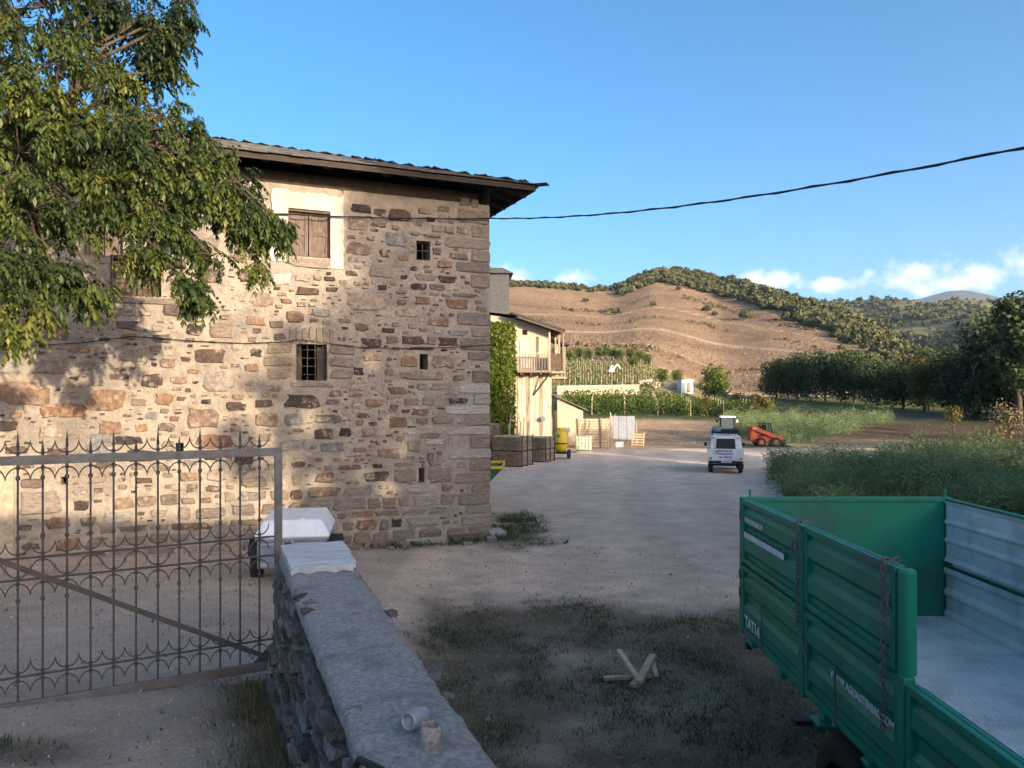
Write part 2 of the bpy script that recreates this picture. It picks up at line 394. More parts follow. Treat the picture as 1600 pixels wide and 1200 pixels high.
def ground_mat(name, s1, s2, bump, dist, speck=0):
    m = bpy.data.materials.new(name); m.use_nodes = True; t = m.node_tree; n = t.nodes; l = t.links
    b = n['Principled BSDF']; b.inputs['Roughness'].default_value = .95; b.inputs['Specular IOR Level'].default_value = .15
    a = n.new('ShaderNodeAttribute'); a.attribute_name = 'gcol'
    co = n.new('ShaderNodeTexCoord')
    def nois(sc, rough=.65):
        q = n.new('ShaderNodeTexNoise'); q.inputs['Scale'].default_value = sc; q.inputs['Detail'].default_value = 8; q.inputs['Roughness'].default_value = rough
        l.new(co.outputs['Object'], q.inputs['Vector']); return q.outputs['Fac']
    def mr(f, lo, hi, a0=.3, a1=.7):
        r = n.new('ShaderNodeMapRange'); r.inputs[1].default_value = a0; r.inputs[2].default_value = a1; r.inputs[3].default_value = lo; r.inputs[4].default_value = hi
        l.new(f, r.inputs[0]); return r.outputs[0]
    f1 = nois(s1); f2 = nois(s2, .75)
    mu = n.new('ShaderNodeMath'); mu.operation = 'MULTIPLY'; l.new(mr(f1, .78, 1.2), mu.inputs[0]); l.new(mr(f2, .6, 1.36), mu.inputs[1])
    h = n.new('ShaderNodeHueSaturation'); l.new(a.outputs['Color'], h.inputs['Color']); l.new(mu.outputs[0], h.inputs['Value'])
    col = h.outputs[0]
    if speck:   # scattered pale gravel
        vo = n.new('ShaderNodeTexVoronoi'); vo.inputs['Scale'].default_value = speck; l.new(co.outputs['Object'], vo.inputs['Vector'])
        mx = n.new('ShaderNodeMixRGB'); mx.inputs[2].default_value = (.52,.48,.44,1); l.new(col, mx.inputs[1])
        l.new(mr(vo.outputs['Distance'], .55, 0, .12, .2), mx.inputs[0]); col = mx.outputs[0]
    l.new(col, b.inputs['Base Color'])
    bp = n.new('ShaderNodeBump'); bp.inputs['Strength'].default_value = bump; bp.inputs['Distance'].default_value = dist
    ad = n.new('ShaderNodeMath'); ad.operation = 'ADD'; l.new(f1, ad.inputs[0]); l.new(f2, ad.inputs[1])
    l.new(ad.outputs[0], bp.inputs['Height']); l.new(bp.outputs[0], b.inputs['Normal'])
    return m
GM = ground_mat('dusty_yard_earth', 1.3, 34, .9, .08, 9)
HM = ground_mat('hillside_earth', .05, .7, .8, .9)
ys = []; y = -14.0
while y < 64: ys.append(y); y += .16 if y < 17 else .3
ys.append(64.0)
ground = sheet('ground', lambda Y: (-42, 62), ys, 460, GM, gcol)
ys = [64.0]
while ys[-1] < 760: ys.append(ys[-1]*1.012+.2)
hill = sheet('hillside_terrain', lambda Y: (-1.5*Y if Y > 64 else -96, 1.5*Y), ys, 520, HM, gcol)
# joins the yard sheet to the hillside sheet at the sides
def skirt(name, x0, x1, y0, y1, m):
    mb = MB(); nx = 14; ny = 30; V = []
    for j in range(ny+1):
        for i in range(nx+1):
            X = lerp(x0, x1, i/nx); Y = lerp(y0, y1, j/ny); V.append((X, Y, H(X, Y) if Y > 0 else near_h(X, Y)))
    mb.add(V, [(j*(nx+1)+i, j*(nx+1)+i+1, (j+1)*(nx+1)+i+1, (j+1)*(nx+1)+i) for j in range(ny) for i in range(nx)])
    o = mb.build(name, m, smooth=True); o['kind'] = 'structure'; return o
FIELD = mat('rough_meadow', (.12,.12,.055), (.22,.18,.10), .4, .95, .5, 6)
skirt('meadow_west', -96, -42, -14, 64, FIELD); skirt('meadow_east', 62, 96, -14, 64, FIELD)

# far wooded ridge and far mountain
YB = [(-.2,500),(.2,478),(.35,466),(.42,462),(.47,468),(.54,474),(.6,472),(.68,474),(.8,466),(1.1,470)]
def HB(X, Y):
    u = X/Y; R = interp(YB, u)
    if Y < 1250: z = CAMZ+(HY-lerp(612, R, ((Y-420)/830)**.9 if Y > 420 else 0))/F*Y
    else: z = CAMZ+(HY-R)/F*1250-(Y-1250)*.2
    rid = abs(fbm(X*.0035+3, Y*.0022, 1, 3))
    return z+(22-80*rid)*sstep(450, 700, Y)*(1-.75*sstep(950, 1250, Y))-(8 if Y < 440 else 0)
mb = MB(); V = []; nx = 150; yb = [400+i*18 for i in range(72)]
for Y in yb:
    for i in range(nx): X = lerp(.15*Y, 1.25*Y, i/(nx-1)); V.append((X, Y, HB(X, Y)))
mb.add(V, [(j*nx+i, j*nx+i+1, (j+1)*nx+i+1, (j+1)*nx+i) for j in range(len(yb)-1) for i in range(nx-1)])
RIDGE = mat('scrubby_ridge_ground', (.17,.155,.06), (.085,.095,.04), .012, .95, .6, .2, c3=(.25,.20,.09), dist=2, s3=.006)
o = mb.build('wooded_ridge_terrain', RIDGE, smooth=True); o['kind'] = 'structure'
mb = MB(); V = []; nx = 60; ym = [5000+i*150 for i in range(16)]
for Y in ym:
    for i in range(nx):
        u = lerp(.3, .95, i/(nx-1)); X = u*Y
        top = 150+18*exp(-((u-.585)/.05)**2)-6*sstep(.62,.9,u)-26*(1-sstep(.3,.52,u))
        z = top/F*6000*sstep(4900, 6000, Y)*(1-.3*sstep(6100, 7300, Y))+30*fbm(X*.001, Y*.001)
        V.append((X, Y, z))
mb.add(V, [(j*nx+i, j*nx+i+1, (j+1)*nx+i+1, (j+1)*nx+i) for j in range(len(ym)-1) for i in range(nx-1)])
MOUNT = mat('far_mountain_scrub', (.03,.036,.03), (.05,.048,.036), .002, .95)
o = mb.build('far_mountain', MOUNT, smooth=True); o['kind'] = 'structure'

# ================================================================= main stone house
PHI = radians(23); CX, CY = -.63, 21.47
fx = Vector((cos(PHI), sin(PHI), 0)); fy = Vector((-sin(PHI), cos(PHI), 0))
def fac(x, y):    # photo pixel on the facade -> (local x, z); local x is 0 at the corner, negative to the left
    u = (x-800)/F; s = (CX-CY*u)/(fx.x-fx.y*u); Y = CY-fx.y*s
    return -s, CAMZ+(HY-y)/F*Y
def fr(x0, y0, x1, y1):
    a, zt = fac(x0, (y0)); b, _ = fac(x1, y0); _, zb = fac((x0+x1)/2, y1); return [a, b, zb, zt]
house = empty('stone_house', (CX, CY, 0), 'large rubble stone farmhouse with overhanging slate roof', 'house', PHI)
HL, HDP, HZ = 17.0, 24.0, 9.25      # length, depth, wall height
W_up = fr(450, 325, 516, 401); W_bar = fr(463, 537, 511, 594); W_sm = fr(651, 376, 672, 406)
S1 = fr(656, 553, 668, 577); S2 = fr(654, 731, 663, 754); S3 = fr(275, 692, 287, 707); S4 = fr(95, 745, 106, 757)
W_l1 = fr(132, 320, 192, 400); W_l2 = fr(172, 398, 252, 462); D_l = fr(-70, 716, 22, 884); D_l[2] = 0.02
opens = [W_up, W_bar, W_sm, S1, S2, S3, S4, W_l1, W_l2, D_l]
def in_open(x, z, m=0):
    return any(a-m < x < b+m and c-m < z < d+m for a, b, c, d in opens)
def facade():
    def lines(lo, hi, step, extra):
        e = sorted(set([lo, hi]+[v for v in extra if lo < v < hi])); out = []
        for p, q in zip(e, e[1:]):
            k = max(1, round((q-p)/step)); out += [p+(q-p)*i/k for i in range(k)]
        return out+[hi]
    xs = lines(-HL, 0, .11, [v for o_ in opens for v in o_[:2]]); zs = lines(-.3, HZ, .11, [v for o_ in opens for v in o_[2:]])
    mb = MB(); V = []
    for z in zs:
        for x in xs:
            edge = in_open(x, z, .004)
            d = .028*fbm(x*1.3, z*1.3, 2)+.014*fbm(x*5, z*5, 8)
            if x > -.01: d = 0
            batter = -.10*max(0, 1-z/4)
            V.append((x-(.0 if x < -.01 else batter*.0), d*(.4 if edge else 1)+batter*.5, z))
    nx = len(xs); fs = []
    for j in range(len(zs)-1):
        for i in range(nx-1):
            if in_open((xs[i]+xs[i+1])/2, (zs[j]+zs[j+1])/2): continue
            fs.append((j*nx+i, j*nx+i+1, (j+1)*nx+i+1, (j+1)*nx+i))
    mb.add(V, fs, .5)
    for (a, b, c, d) in opens:        # reveals
        t = .5
        mb.add([(a,-.03,c),(b,-.03,c),(b,t,c),(a,t,c)], [(0,1,2,3)]); mb.add([(a,-.03,d),(b,-.03,d),(b,t,d),(a,t,d)], [(3,2,1,0)])
        mb.add([(a,-.03,c),(a,-.03,d),(a,t,d),(a,t,c)], [(0,1,2,3)]); mb.add([(b,-.03,c),(b,-.03,d),(b,t,d),(b,t,c)], [(3,2,1,0)])
    return mb.build('facade_wall', MT['plaster'], house, smooth=False)
facade()
mb = MB()   # the other three walls
mb.add([(0,0.01,-.3),(0,HDP,-.3),(0,HDP,HZ+.45),(0,0.01,HZ+.45)], [(0,1,2,3)]); mb.add([(-HL,0,-.3),(-HL,HDP,-.3),(-HL,HDP,HZ+.45),(-HL,0,HZ+.45)], [(3,2,1,0)])
mb.add([(-HL,HDP,-.3),(0,HDP,-.3),(0,HDP,HZ+.45),(-HL,HDP,HZ+.45)], [(3,2,1,0)])
mb.add([(-HL,0.0,4),(0,0.0,4),(0,HDP,4),(-HL,HDP,4)], [(0,1,2,3)])
mb.build('rear_wall', MT['plaster'], house)

def stone_mesh(mb, x, z, w, h, proud, rnd, base=-.05, sq=.8, n=12):
    pts = []; a0 = random.random()
    for k in range(n):
        a = 2*pi*(k+a0*.5)/n; c, s = cos(a), sin(a)
        e = 2/ (2+3.5*sq); px = abs(c)**e*(1 if c > 0 else -1); pz = abs(s)**e*(1 if s > 0 else -1)
        j = 1+random.uniform(-.30, .08) if sq < 1.5 else 1+random.uniform(-.06,.03); pts.append((px*w/2*j, pz*h/2*j))
    V = []; tl = random.uniform(-.3,.3)*proud
    for (sc, d) in ((1.02, -base), (1.0, -proud*.55), (.86, -proud)):
        for (px, pz) in pts: V.append((x+px*sc, (d if d > 0 else d+tl*px/w+random.uniform(-.12,.12)*proud), z+pz*sc))
    V.append((x, -proud*1.03, z))
    fs = []
    for q in (0, 1):
        for k in range(n):
            k2 = (k+1) % n; fs.append((q*n+k, q*n+k2, (q+1)*n+k2, (q+1)*n+k))
    for k in range(n): fs.append((2*n+k, 2*n+(k+1) % n, 3*n))
    mb.add(V, fs, rnd)
# stone layout
rs = random.Random(11)
stones = []    # x z w h proud rnd kind
occ = {}
def hit(x, z, w, h, g):
    for ix in range(int((x-w/2-.8)//.8), int((x+w/2+.8)//.8)+1):
        for iz in range(int((z-h/2-.5)//.5), int((z+h/2+.5)//.5)+1):
            for (a, b, c, d) in occ.get((ix, iz), ()):
                if abs(a-x) < (w+c)/2+g and abs(b-z) < (h+d)/2+g: return True
    return False
def put(x, z, w, h, proud, rnd, kind):
    stones.append((x, z, w, h, proud, rnd, kind)); occ.setdefault((int(x//.8), int(z//.5)), []).append((x, z, w, h))
def clear_open(x, z, w, h):
    return not any(a-.03 < x+w/2 and x-w/2 < b+.03 and c-.03 < z+h/2 and z-h/2 < d+.03 for a, b, c, d in opens)
# fixed ones around the openings and the plastered window
wu = W_up; plx = (wu[0]-.42, wu[1]+.34, wu[2]-.25, wu[3]+.42)
occ_pl = plx
def in_pl(x, z, w, h): return occ_pl[0] < x+w/2 and x-w/2 < occ_pl[1] and occ_pl[2] < z+h/2 and z-h/2 < occ_pl[3]
for o_ in (W_bar,):
    a, b, c, d = o_
    for k in range(3): put(a-.42, c+.16+k*.32, .72, .29, .03, .62, 'q'); put(b+.40, c+.16+k*.32, .68, .29, .03, .55, 'q')
    put((a+b)/2, c-.11, b-a+.3, .16, .035, .35, 'q')
    for k in range(7):
        t = (k-3)/3.0; put((a+b)/2+t*.5, d+.26-.05*abs(t), .15, .42, .03, .4+.1*rs.random(), 'q')
put((S1[0]-.33), (S1[2]+S1[3])/2, .5, .34, .03, .76, 's'); put((S1[1]+.42), (S1[2]+S1[3])/2, .66, .36, .03, .63, 's'); put((S1[0]+S1[1])/2, S1[2]-.17, 1.5, .26, .035, .62, 's')
put((S2[0]-.40), (S2[2]+S2[3])/2, .66, .42, .03, .5, 'q'); put((S2[1]+.42), (S2[2]+S2[3])/2, .7, .44, .03, .5, 'q'); put((S2[0]+S2[1])/2, S2[2]-.16, 1.0, .22, .04, .97, 'q')
put((wu[0]+wu[1])/2, wu[2]-.16, wu[1]-wu[0]+.15, .26, .04, .45, 'q')
put((W_l2[0]+W_l2[1])/2, W_l2[2]-.12, 2.4, .16, .05, .2, 'q')
x_, z_ = fac(679, 690); put(x_, z_, .62, .16, .05, 1.0, 'q')
for (px, py, ww, hh, rn) in [(625,336,.62,.36,.2),(570,470,1.15,.5,.99),(38,615,.95,.6,.78),(165,625,.85,.5,.77),(112,640,.7,.36,.76),(78,644,.4,.28,.74),(172,668,.5,.36,.77),(330,557,.75,.36,.2),(285,485,.9,.4,.3),(335,690,.85,.36,.5),(155,692,.62,.6,.88),(200,688,.65,.22,.02),(600,690,.0,.0,0),(715,475,.75,.28,.5),(660,470,.45,.24,.52),(560,580,.3,.22,0),(620,660,.5,.34,.5),(540,675,.34,.26,.02),(700,350,.0,0,0),(620,375,.6,.42,.88)]:
    if ww: x_, z_ = fac(px, py); put(x_, z_, ww, hh, .03, rn, 's')
# dressed quoins up the corner
z = .02; side = 0
while z < HZ-.25:
    h = rs.uniform(.24, .42); wq = rs.uniform(.85, 1.35) if side else rs.uniform(.5, .8); side ^= 1
    if not hit(-wq/2, z+h/2, wq, h-.04, 0): put(-wq/2+rs.uniform(0,.05), z+h/2, wq, h-.03, .03, .5+.5*rs.random() if z < 4 else rs.random()*.8, 'Q')
    z += h
# coursed masonry near the corner and foot, looser rubble elsewhere
def dens(x, z):
    c = 1-sstep(1.2, 3.0, -x-.12*max(0,3-z)); f = 1-sstep(1.3, 2.6, z+.12*(-x if -x < 9 else 9)*.6)
    return max(c*.9, f, .0)
z = .0
while z < HZ-.1:
    rh = rs.uniform(.16, .40) if z < 2.4 else rs.uniform(.12, .30)
    x = -.3
    while x > -HL+.4:
        wv = rs.uniform(.25, .85)*(1.15 if z < 1.5 else 1)
        h = rh*rs.uniform(.8, 1.0); zz = z+rh/2+rs.uniform(-.02, .02); xc = x-wv/2
        p = dens(xc, zz)
        if rs.random() < p and clear_open(xc, zz, wv, h) and not in_pl(xc, zz, wv, h) and not hit(xc, zz, wv-.03, h-.03, .012):
            put(xc, zz, wv-.03, h-.025, rs.uniform(.02, .045), rs.random(), 'q' if rs.random() < .65 else 's')
        x -= wv
    z += rh
for (lo, hi, tries, g) in ((.55, .95, 320, .09), (.35, .6, 2600, .05), (.2, .36, 5200, .035), (.09, .2, 6500, .028)):
    for _ in range(tries):
        wv = rs.uniform(lo, hi); h = wv*rs.uniform(.32, .72); x = -rs.uniform(.2, HL-.4); z = rs.uniform(.1, HZ-.25)
        h = min(h, .52)
        if in_pl(x, z, wv, h) or not clear_open(x, z, wv, h) or hit(x, z, wv, h, g): continue
        if nz(x*.45, z*.55, 7) < -.36 and lo < .5: continue
        put(x, z, wv, h, rs.uniform(.02, .048), rs.random(), 's' if rs.random() < .8 else 'q')
for _ in range(3000):
    wv = rs.uniform(.06, .26); h = rs.uniform(.02, .055); x = -rs.uniform(.2, HL-.4); z = rs.uniform(.1, HZ-.3)
    if in_pl(x, z, wv, h) or not clear_open(x, z, wv, h) or hit(x, z, wv, h, .02) or nz(x*.6, z*.6, 5) < -.25: continue
    put(x, z, wv, h, rs.uniform(.004, .012), rs.random()*.55, 's')
stones.sort(key=lambda t: -t[2]*t[3]*(1 if t[0] > -12.2 else .01))
rest = MB(); restq = MB()
for i, (x, z, wv, h, pr, rn, k) in enumerate(stones):
    pr += .012+max(0, -(-.05*max(0, 1-z/4)))
    if i < 300:
        mb = MB(); stone_mesh(mb, x, z, wv, h, pr, rn, sq=1.6 if k == 'Q' else .8 if k == 's' else 1.1)
        mb.build('stone', MT['stone'] if k == 's' else MT['quoin'], house)
    else: stone_mesh(rest if k == 's' else restq, x, z, wv, h, pr, rn, n=8)
o = rest.build('small_rubble_stones', MT['stone'], house); o['kind'] = 'stuff'
o = restq.build('small_grey_stones', MT['quoin'], house); o['kind'] = 'stuff'
# footing stones at the corner
for (x, y, wv, h, d) in ((-.55,-.12,1.3,.16,.4),(.15,-.1,.5,.22,.4),(-1.9,-.1,1.1,.14,.3),(-3.1,-.08,.9,.16,.3),(-2.5,-.2,.4,.12,.25)):
    mb = MB(); mb.box((x, y, h/2-.03), (wv, d, h)); mb.v = [(a+random.uniform(-.04,.04), b+random.uniform(-.03,.03), c+random.uniform(-.03,.03)) for a, b, c in mb.v]
    mb.build('footing_stone', MT['quoin'], house, bevel=.03)
# limewashed surround of the upper window
mb = MB(); a, b, c, d = W_up; A, B, C_, D_ = plx; N = 14
def ragged(x, z, k): return (x+random.uniform(-.05,.05)*k, -.045, z+random.uniform(-.05,.05)*k)
outer = [ragged(lerp(A,B,i/N), D_, 1) for i in range(N+1)]+[ragged(B, lerp(D_, C_-.02, i/N), .6) for i in range(1, N+1)]
inner = [(lerp(a,b,i/N), -.045, d) for i in range(N+1)]+[(b, -.045, lerp(d, C_-.02, i/N)) for i in range(1, N+1)]
def strip(mb, o1, i1):
    n = len(o1); mb.add(o1+i1, [(k, k+1, n+k+1, n+k) for k in range(n-1)]); back = [(p[0], .05, p[2]) for p in o1]; mb.add(o1+back, [(k+1, k, n+k, n+k+1) for k in range(n-1)])
    bi = [(p[0], .05, p[2]) for p in i1]; mb.add(i1+bi, [(k, k+1, n+k+1, n+k) for k in range(n-1)])
strip(mb, outer, inner)
o2 = [ragged(A, lerp(D_, C_+.1, i/N), .8) for i in range(N+1)]; i2 = [(a, -.045, lerp(d, C_+.1, i/N)) for i in range(N+1)]
o2[0] = outer[0]; i2[0] = inner[0]
strip(mb, o2, i2)
mb.build('limewash_surround', MT['white_plaster'], house)
def shutters(op, y, leaf_mat, name='shutter', leaves=2):
    a, b, c, d = op; wl = (b-a)/leaves
    for k in range(leaves):
        x0 = a+k*wl+.012; x1 = a+(k+1)*wl-.012; mb = MB()
        mb.box(((x0+x1)/2, y+.03, (c+d)/2), (x1-x0, .03, d-c-.02)); L = mb.build(name, leaf_mat, house)
        m2 = MB(); fwid = .085
        for xx in (x0+fwid/2, x1-fwid/2): m2.box((xx, y, (c+d)/2), (fwid, .04, d-c-.03))
        for zz in (c+.07, c+.52*(d-c), d-.07): m2.box(((x0+x1)/2, y+.002, zz), (x1-x0-2*fwid, .036, .1))
        m2.build('shutter_frame', leaf_mat, L)
shutters(W_up, .16, MT['shutter']); shutters(W_l1, .2, MT['shutter']); shutters(W_l2, .3, MT['oldwood'])
mb = MB(); a, b, c, d = W_up; mb.box(((a+b)/2, .1, d-.03), (b-a-.004, .18, .055)); mb.build('window_lintel', MT['oldwood'], house)
def grille(op, nv, nh, r=.011, y=.09):
    a, b, c, d = op; mb = MB()
    for k in range(nv): x = lerp(a, b, (k+.5)/nv) if nv > 1 else (a+b)/2; mb.tube([(x, y, c-.02), (x, y, d+.02)], r, 5)
    for k in range(nh): z = lerp(c, d, (k+.7)/(nh+.4)); mb.tube([(a-.02, y-.012, z), (b+.02, y-.012, z)], r, 5)
    mb.build('window_grille', MT['iron'], house)
grille(W_bar, 4, 4); grille(W_sm, 1, 1, .012); grille(W_l2, 9, 2, .01, -.06)
a, b, c, d = W_bar; mb = MB(); mb.box((a+.09, .3, (c+d)/2), (.16, .04, d-c-.01)); mb.box((b-.11, .3, (c+d)/2), (.2, .04, d-c-.01)); mb.build('window_shutter', MT['oldwood'], house)
# doorway on the left with its grey timber jamb
a, b, c, d = D_l
mb = MB(); mb.box((b-.14, .06, (c+d)/2), (.27, .2, d-c)); mb.build('door_jamb', MT['greywood'], house)
mb = MB(); mb.box(((a+b)/2-.2, .06, d-.1), (b-a-.45, .18, .2)); mb.build('door_lintel', MT['oldwood'], house)
for k in range(6):
    mb = MB(); mb.box((lerp(a+.1, b-.38, (k+.5)/6), .3, (c+d)/2-.1), ((b-a-.5)/6-.015, .04, d-c-.25)); mb.build('door_plank', MT['oldwood'], house)
# eaves: wall plate, rafters, boards, slates
OV = 1.0; EZ = 9.66; TP = math.tan(radians(18.5)); ZB = 9.60
mb = MB(); mb.box((-HL/2-.15, .2, 9.36), (HL-.4, .36, .42)); mb.build('wall_plate', MT['eave'], house)
for k in range(24):
    x = .75-k*.75; e_ = min(2.5, -x-.1) if x < -.2 else -x*.6-.1
    mb = MB(); mb.bar((x, -OV+.35, ZB-.07+TP*.25), (x, e_, ZB-.07+TP*(e_+OV-.1)), .12, .15); mb.build('rafter', MT['eave'], house)
for k in range(14):
    y = -.5+k*.75; e_ = -min(2.5, y-.1) if y > .3 else .3
    mb = MB(); mb.bar((OV-.1, y, ZB-.10), (e_, y, ZB-.1+TP*(OV-.1-e_)), .12, .15); mb.build('rafter', MT['eave'], house)
x0, x1, y0, y1 = -HL-OV, OV, -OV, HDP+OV; wd = (y1-y0); hw = min((x1-x0), wd)/2; zt = ZB+TP*hw
rb = MB()
e = [(x0,y0,ZB),(x1,y0,ZB),(x1,y1,ZB),(x0,y1,ZB)]; r1 = ((x0+x1)/2, y0+hw, zt); r2 = ((x0+x1)/2, y1-hw, zt)
V = e+[r1, r2]+[(p[0],p[1],p[2]+.05) for p in e+[r1, r2]]
rb.add(V, [(1,0,4),(2,1,4,5),(3,2,5),(0,3,5,4),(6,7,10),(7,8,11,10),(8,9,11),(9,6,10,11),(0,1,7,6),(1,2,8,7),(2,3,9,8),(3,0,6,9)])
roof = rb.build('roof', MT['eave'], house)
rs2 = random.Random(3); far = MB()
def slate(mb, fn, s, t, wv, ln, th):    # fn maps (along eave, up slope, lift) -> point
    j = rs2.uniform(-.03, .03); l2 = rs2.uniform(-.004, .006)
    pts = [fn(s-wv/2, t-.02+j, .01), fn(s+wv/2, t-.02+j+rs2.uniform(-.03,.03), .01), fn(s+wv/2*.95, t+ln, 0), fn(s-wv/2*.95, t+ln, 0)]
    up = Vector((0,0,1)); lo = [Vector(p)+up*(.052+l2) for p in pts]; hi = [p+up*th for p in lo]
    lo[0].z += .03; lo[1].z += .03; hi[0].z += .03; hi[1].z += .03
    mb.add(lo+hi, [(0,3,2,1),(4,5,6,7),(0,1,5,4),(1,2,6,5),(2,3,7,6),(3,0,4,7)], rs2.random())
def front(s, t, l): return (x1-s, y0+t, ZB+TP*t+l)
def sidef(s, t, l): return (x1-t, y0+s, ZB+TP*t+l)
cnt = 0
for row in range(26):
    t = -.06+row*.32
    for fn, L, vis in ((front, x1-x0, True), (sidef, y1-y0, False)):
        s = max(0, t)+rs2.uniform(0, .25)
        while s < L-max(0, t)-.1:
            wv = rs2.uniform(.26, .52)
            if vis and row < 3 and s < 14.5:
                mb = MB(); slate(mb, fn, s+wv/2, t, wv-.015, .5, .024); mb.build('slate', MT['slate'], roof); cnt += 1
            elif not vis and row < 1 and s < 9:
                mb = MB(); slate(mb, fn, s+wv/2, t, wv-.015, .5, .024); mb.build('slate', MT['slate'], roof); cnt += 1
            else: slate(far, fn, s+wv/2, t, wv-.015, .48, .022)
            s += wv
o = far.build('upper_slates', MT['slate'], roof); o['kind'] = 'stuff'
mb = MB(); mb.bar((x0, y0+.03, ZB-.03), (x1-.03, y0+.03, ZB-.03), .04, .10); mb.build('fascia_board', mat('brown_fascia', (.045,.031,.025), (.028,.023,.02), 3, .8, .4, 20), house)
mb = MB(); mb.bar((x1-.03, y0+.06, ZB-.03), (x1-.03, y1, ZB-.03), .04, .10); mb.build('fascia_board', MT['oldwood'], house)
hip = MB()
for k in range(26):
    t = k*.42; c = Vector((x1-t, y0+t, ZB+TP*t+.075)); hip.box(c, (.62, .3, .02), rz=radians(-45)+rs2.uniform(-.06,.06))
o = hip.build('hip_slates', MT['slate'], roof); o['kind'] = 'stuff'

# ================================================================= cables
def sag(a, b, s, n=24):
    a = Vector(a); b = Vector(b); return [a.lerp(b, i/n)-Vector((0,0,4*s*(i/n)*(1-i/n))) for i in range(n+1)]
def fw(x, y, out=.09):     # point just off the facade
    lx, z = fac(x, y); p = Vector((CX, CY, 0))+fx*lx-fy*out; p.z = z; return p
ca = fw(380, 333, .12); cc = fw(769, 343, .14); far_end = Vector((8.6, 11.5, 0)); 
ce = P(1690, 212, 9.5)
mb = MB(); pts = sag(fw(200, 318, .12), ca, .0, 6)+sag(ca, cc, .06, 14)[1:]+sag(cc, ce, .28, 40)[1:]
mb.tube(pts, .016, 5)
# the second strand twists round the first
tw = [p+Vector((0, .02*cos(i*1.7), .02*sin(i*1.7))) for i, p in enumerate(pts)]; mb.tube(tw, .013, 5)
tag(mb.build('power_cable', MT['cable'], off=None), 'thick twisted black cable spanning from the house corner across the sky', 'cable')
mb = MB(); pts = []
key = [(-60,542),(60,540),(130,536),(205,526),(300,533),(380,537),(450,534),(465,531),(560,543),(640,545),(700,543),(766,539)]
for (k0, k1) in zip(key, key[1:]):
    for i in range(6): t = i/6; pts.append(fw(lerp(k0[0],k1[0],t), lerp(k0[1],k1[1],t), .085))
pts.append(fw(*key[-1], .085)); mb.tube(pts, .011, 5)
tag(mb.build('wall_cable', MT['cable']), 'thin black cable sagging along the stone facade above the barred window', 'cable')
# ================================================================= vegetation
rt = random.Random(21)
def rdir(r=rt):
    while True:
        v = Vector((r.uniform(-1,1), r.uniform(-1,1), r.uniform(-1,1)))
        if .05 < v.length < 1: return v.normalized()
def leaf(mb, p, d, up, L, W, rn):
    sd = d.cross(up)
    if sd.length < .01: sd = d.cross(Vector((1,0,0)))
    sd.normalize(); n = sd.cross(d)
    m = p+d*L*.5
    mb.add([p, m+sd*W/2-n*W*.18, p+d*L-n*L*.12, m-sd*W/2-n*W*.18], [(0,1,2),(0,2,3)], rn)
def sprig(mb, p, d, L=.30, lf=.12, lw=.05, rn=.5):   # drooping compound leaf
    q = Vector(p); dd = d.normalized(); sd = dd.cross(Vector((0,0,1)))
    if sd.length < .05: sd = Vector((1,0,0))
    sd.normalize()
    for k in range(4):
        dd = (dd+Vector((0,0,-.33))).normalized(); q2 = q+dd*L/4
        for s in (-1, 1):
            ld = (dd*.55+sd*s*.75+Vector((0,0,-.45))+rdir()*.25).normalized()
            leaf(mb, q2, ld, rdir()*.4+Vector((0,0,1)), lf*rt.uniform(.8,1.15), lw, min(1,max(0,rn+rt.uniform(-.12,.12))))
        q = q2
    leaf(mb, q, (dd+Vector((0,0,-.3))).normalized(), Vector((0,0,1)), lf*1.1, lw*1.1, rn)
def limb(mb, a, b, r0, r1, wob=.1, n=6):
    a = Vector(a); b = Vector(b); L = (b-a).length; pts = []
    for i in range(n+1):
        t = i/n; p = a.lerp(b, t)+Vector((0,0,.12*L*sin(pi*t)))+rdir()*wob*L*.12*(1 if 0 < i < n else 0); pts.append(p)
    mb.tube(pts, [lerp(r0, r1, i/n) for i in range(n+1)], 7); return pts
# the walnut tree leaning over the facade
TB = on(-11.2, 10.8)
wal = empty('walnut_tree', TB, 'big walnut tree with drooping leafy boughs hanging before the facade', 'tree')
trk = MB(); crn = MB()
top = TB+Vector((.5,.3,5.2)); limb(trk, TB-Vector((0,0,.2)), top, .34, .24, .2)
# crown clumps: photo position, depth, radius (px at that depth), leaf density
cl = [(-60,120,11,150,300),(60,100,11.2,120,330),(30,240,11,130,360),(110,200,11.6,110,330),(180,230,11.6,90,270),(215,290,11.8,80,230),(270,270,12,62,160),(310,300,12.2,66,190),
      (350,310,12.3,50,120),(375,330,12.4,48,130),(400,350,12.5,46,120),(425,345,12.5,36,90),(446,355,12.5,24,45),(405,410,12.5,22,26),(290,360,12.2,50,110),(330,400,12,34,50),
      (260,345,11.8,46,110),(225,390,11.6,42,110),(285,440,11.6,40,90),(310,455,11.6,24,40),(190,330,11.6,55,100),
      (40,330,10.8,100,240),(110,330,11.2,60,110),(20,430,10.6,75,240),(85,430,10.8,60,150),(40,490,10.5,50,110),(150,440,11,36,60),(-70,330,10.6,130,300),(-90,480,10.4,90,180),
      (70,10,12.5,100,200),(150,20,13,80,180),(215,30,13.2,70,200),(260,50,13.4,50,150),(270,95,13.4,38,100),(235,100,13.4,48,120),(290,20,13.4,36,90),(210,150,13,55,120),(120,80,12.6,70,150),
      (-330,230,11.8,110,120),(255,185,12.6,55,110),(300,205,12.8,42,80),(340,250,12.6,50,110),(375,285,12.5,45,90),(330,225,12.8,30,40),(215,185,12.4,50,80),(-20,-60,12,170,260),(160,-70,13,130,200),(270,-60,13.4,70,80),(175,120,12.6,60,120),(150,275,11.5,60,130),(65,160,11.2,80,160)]
tips = []
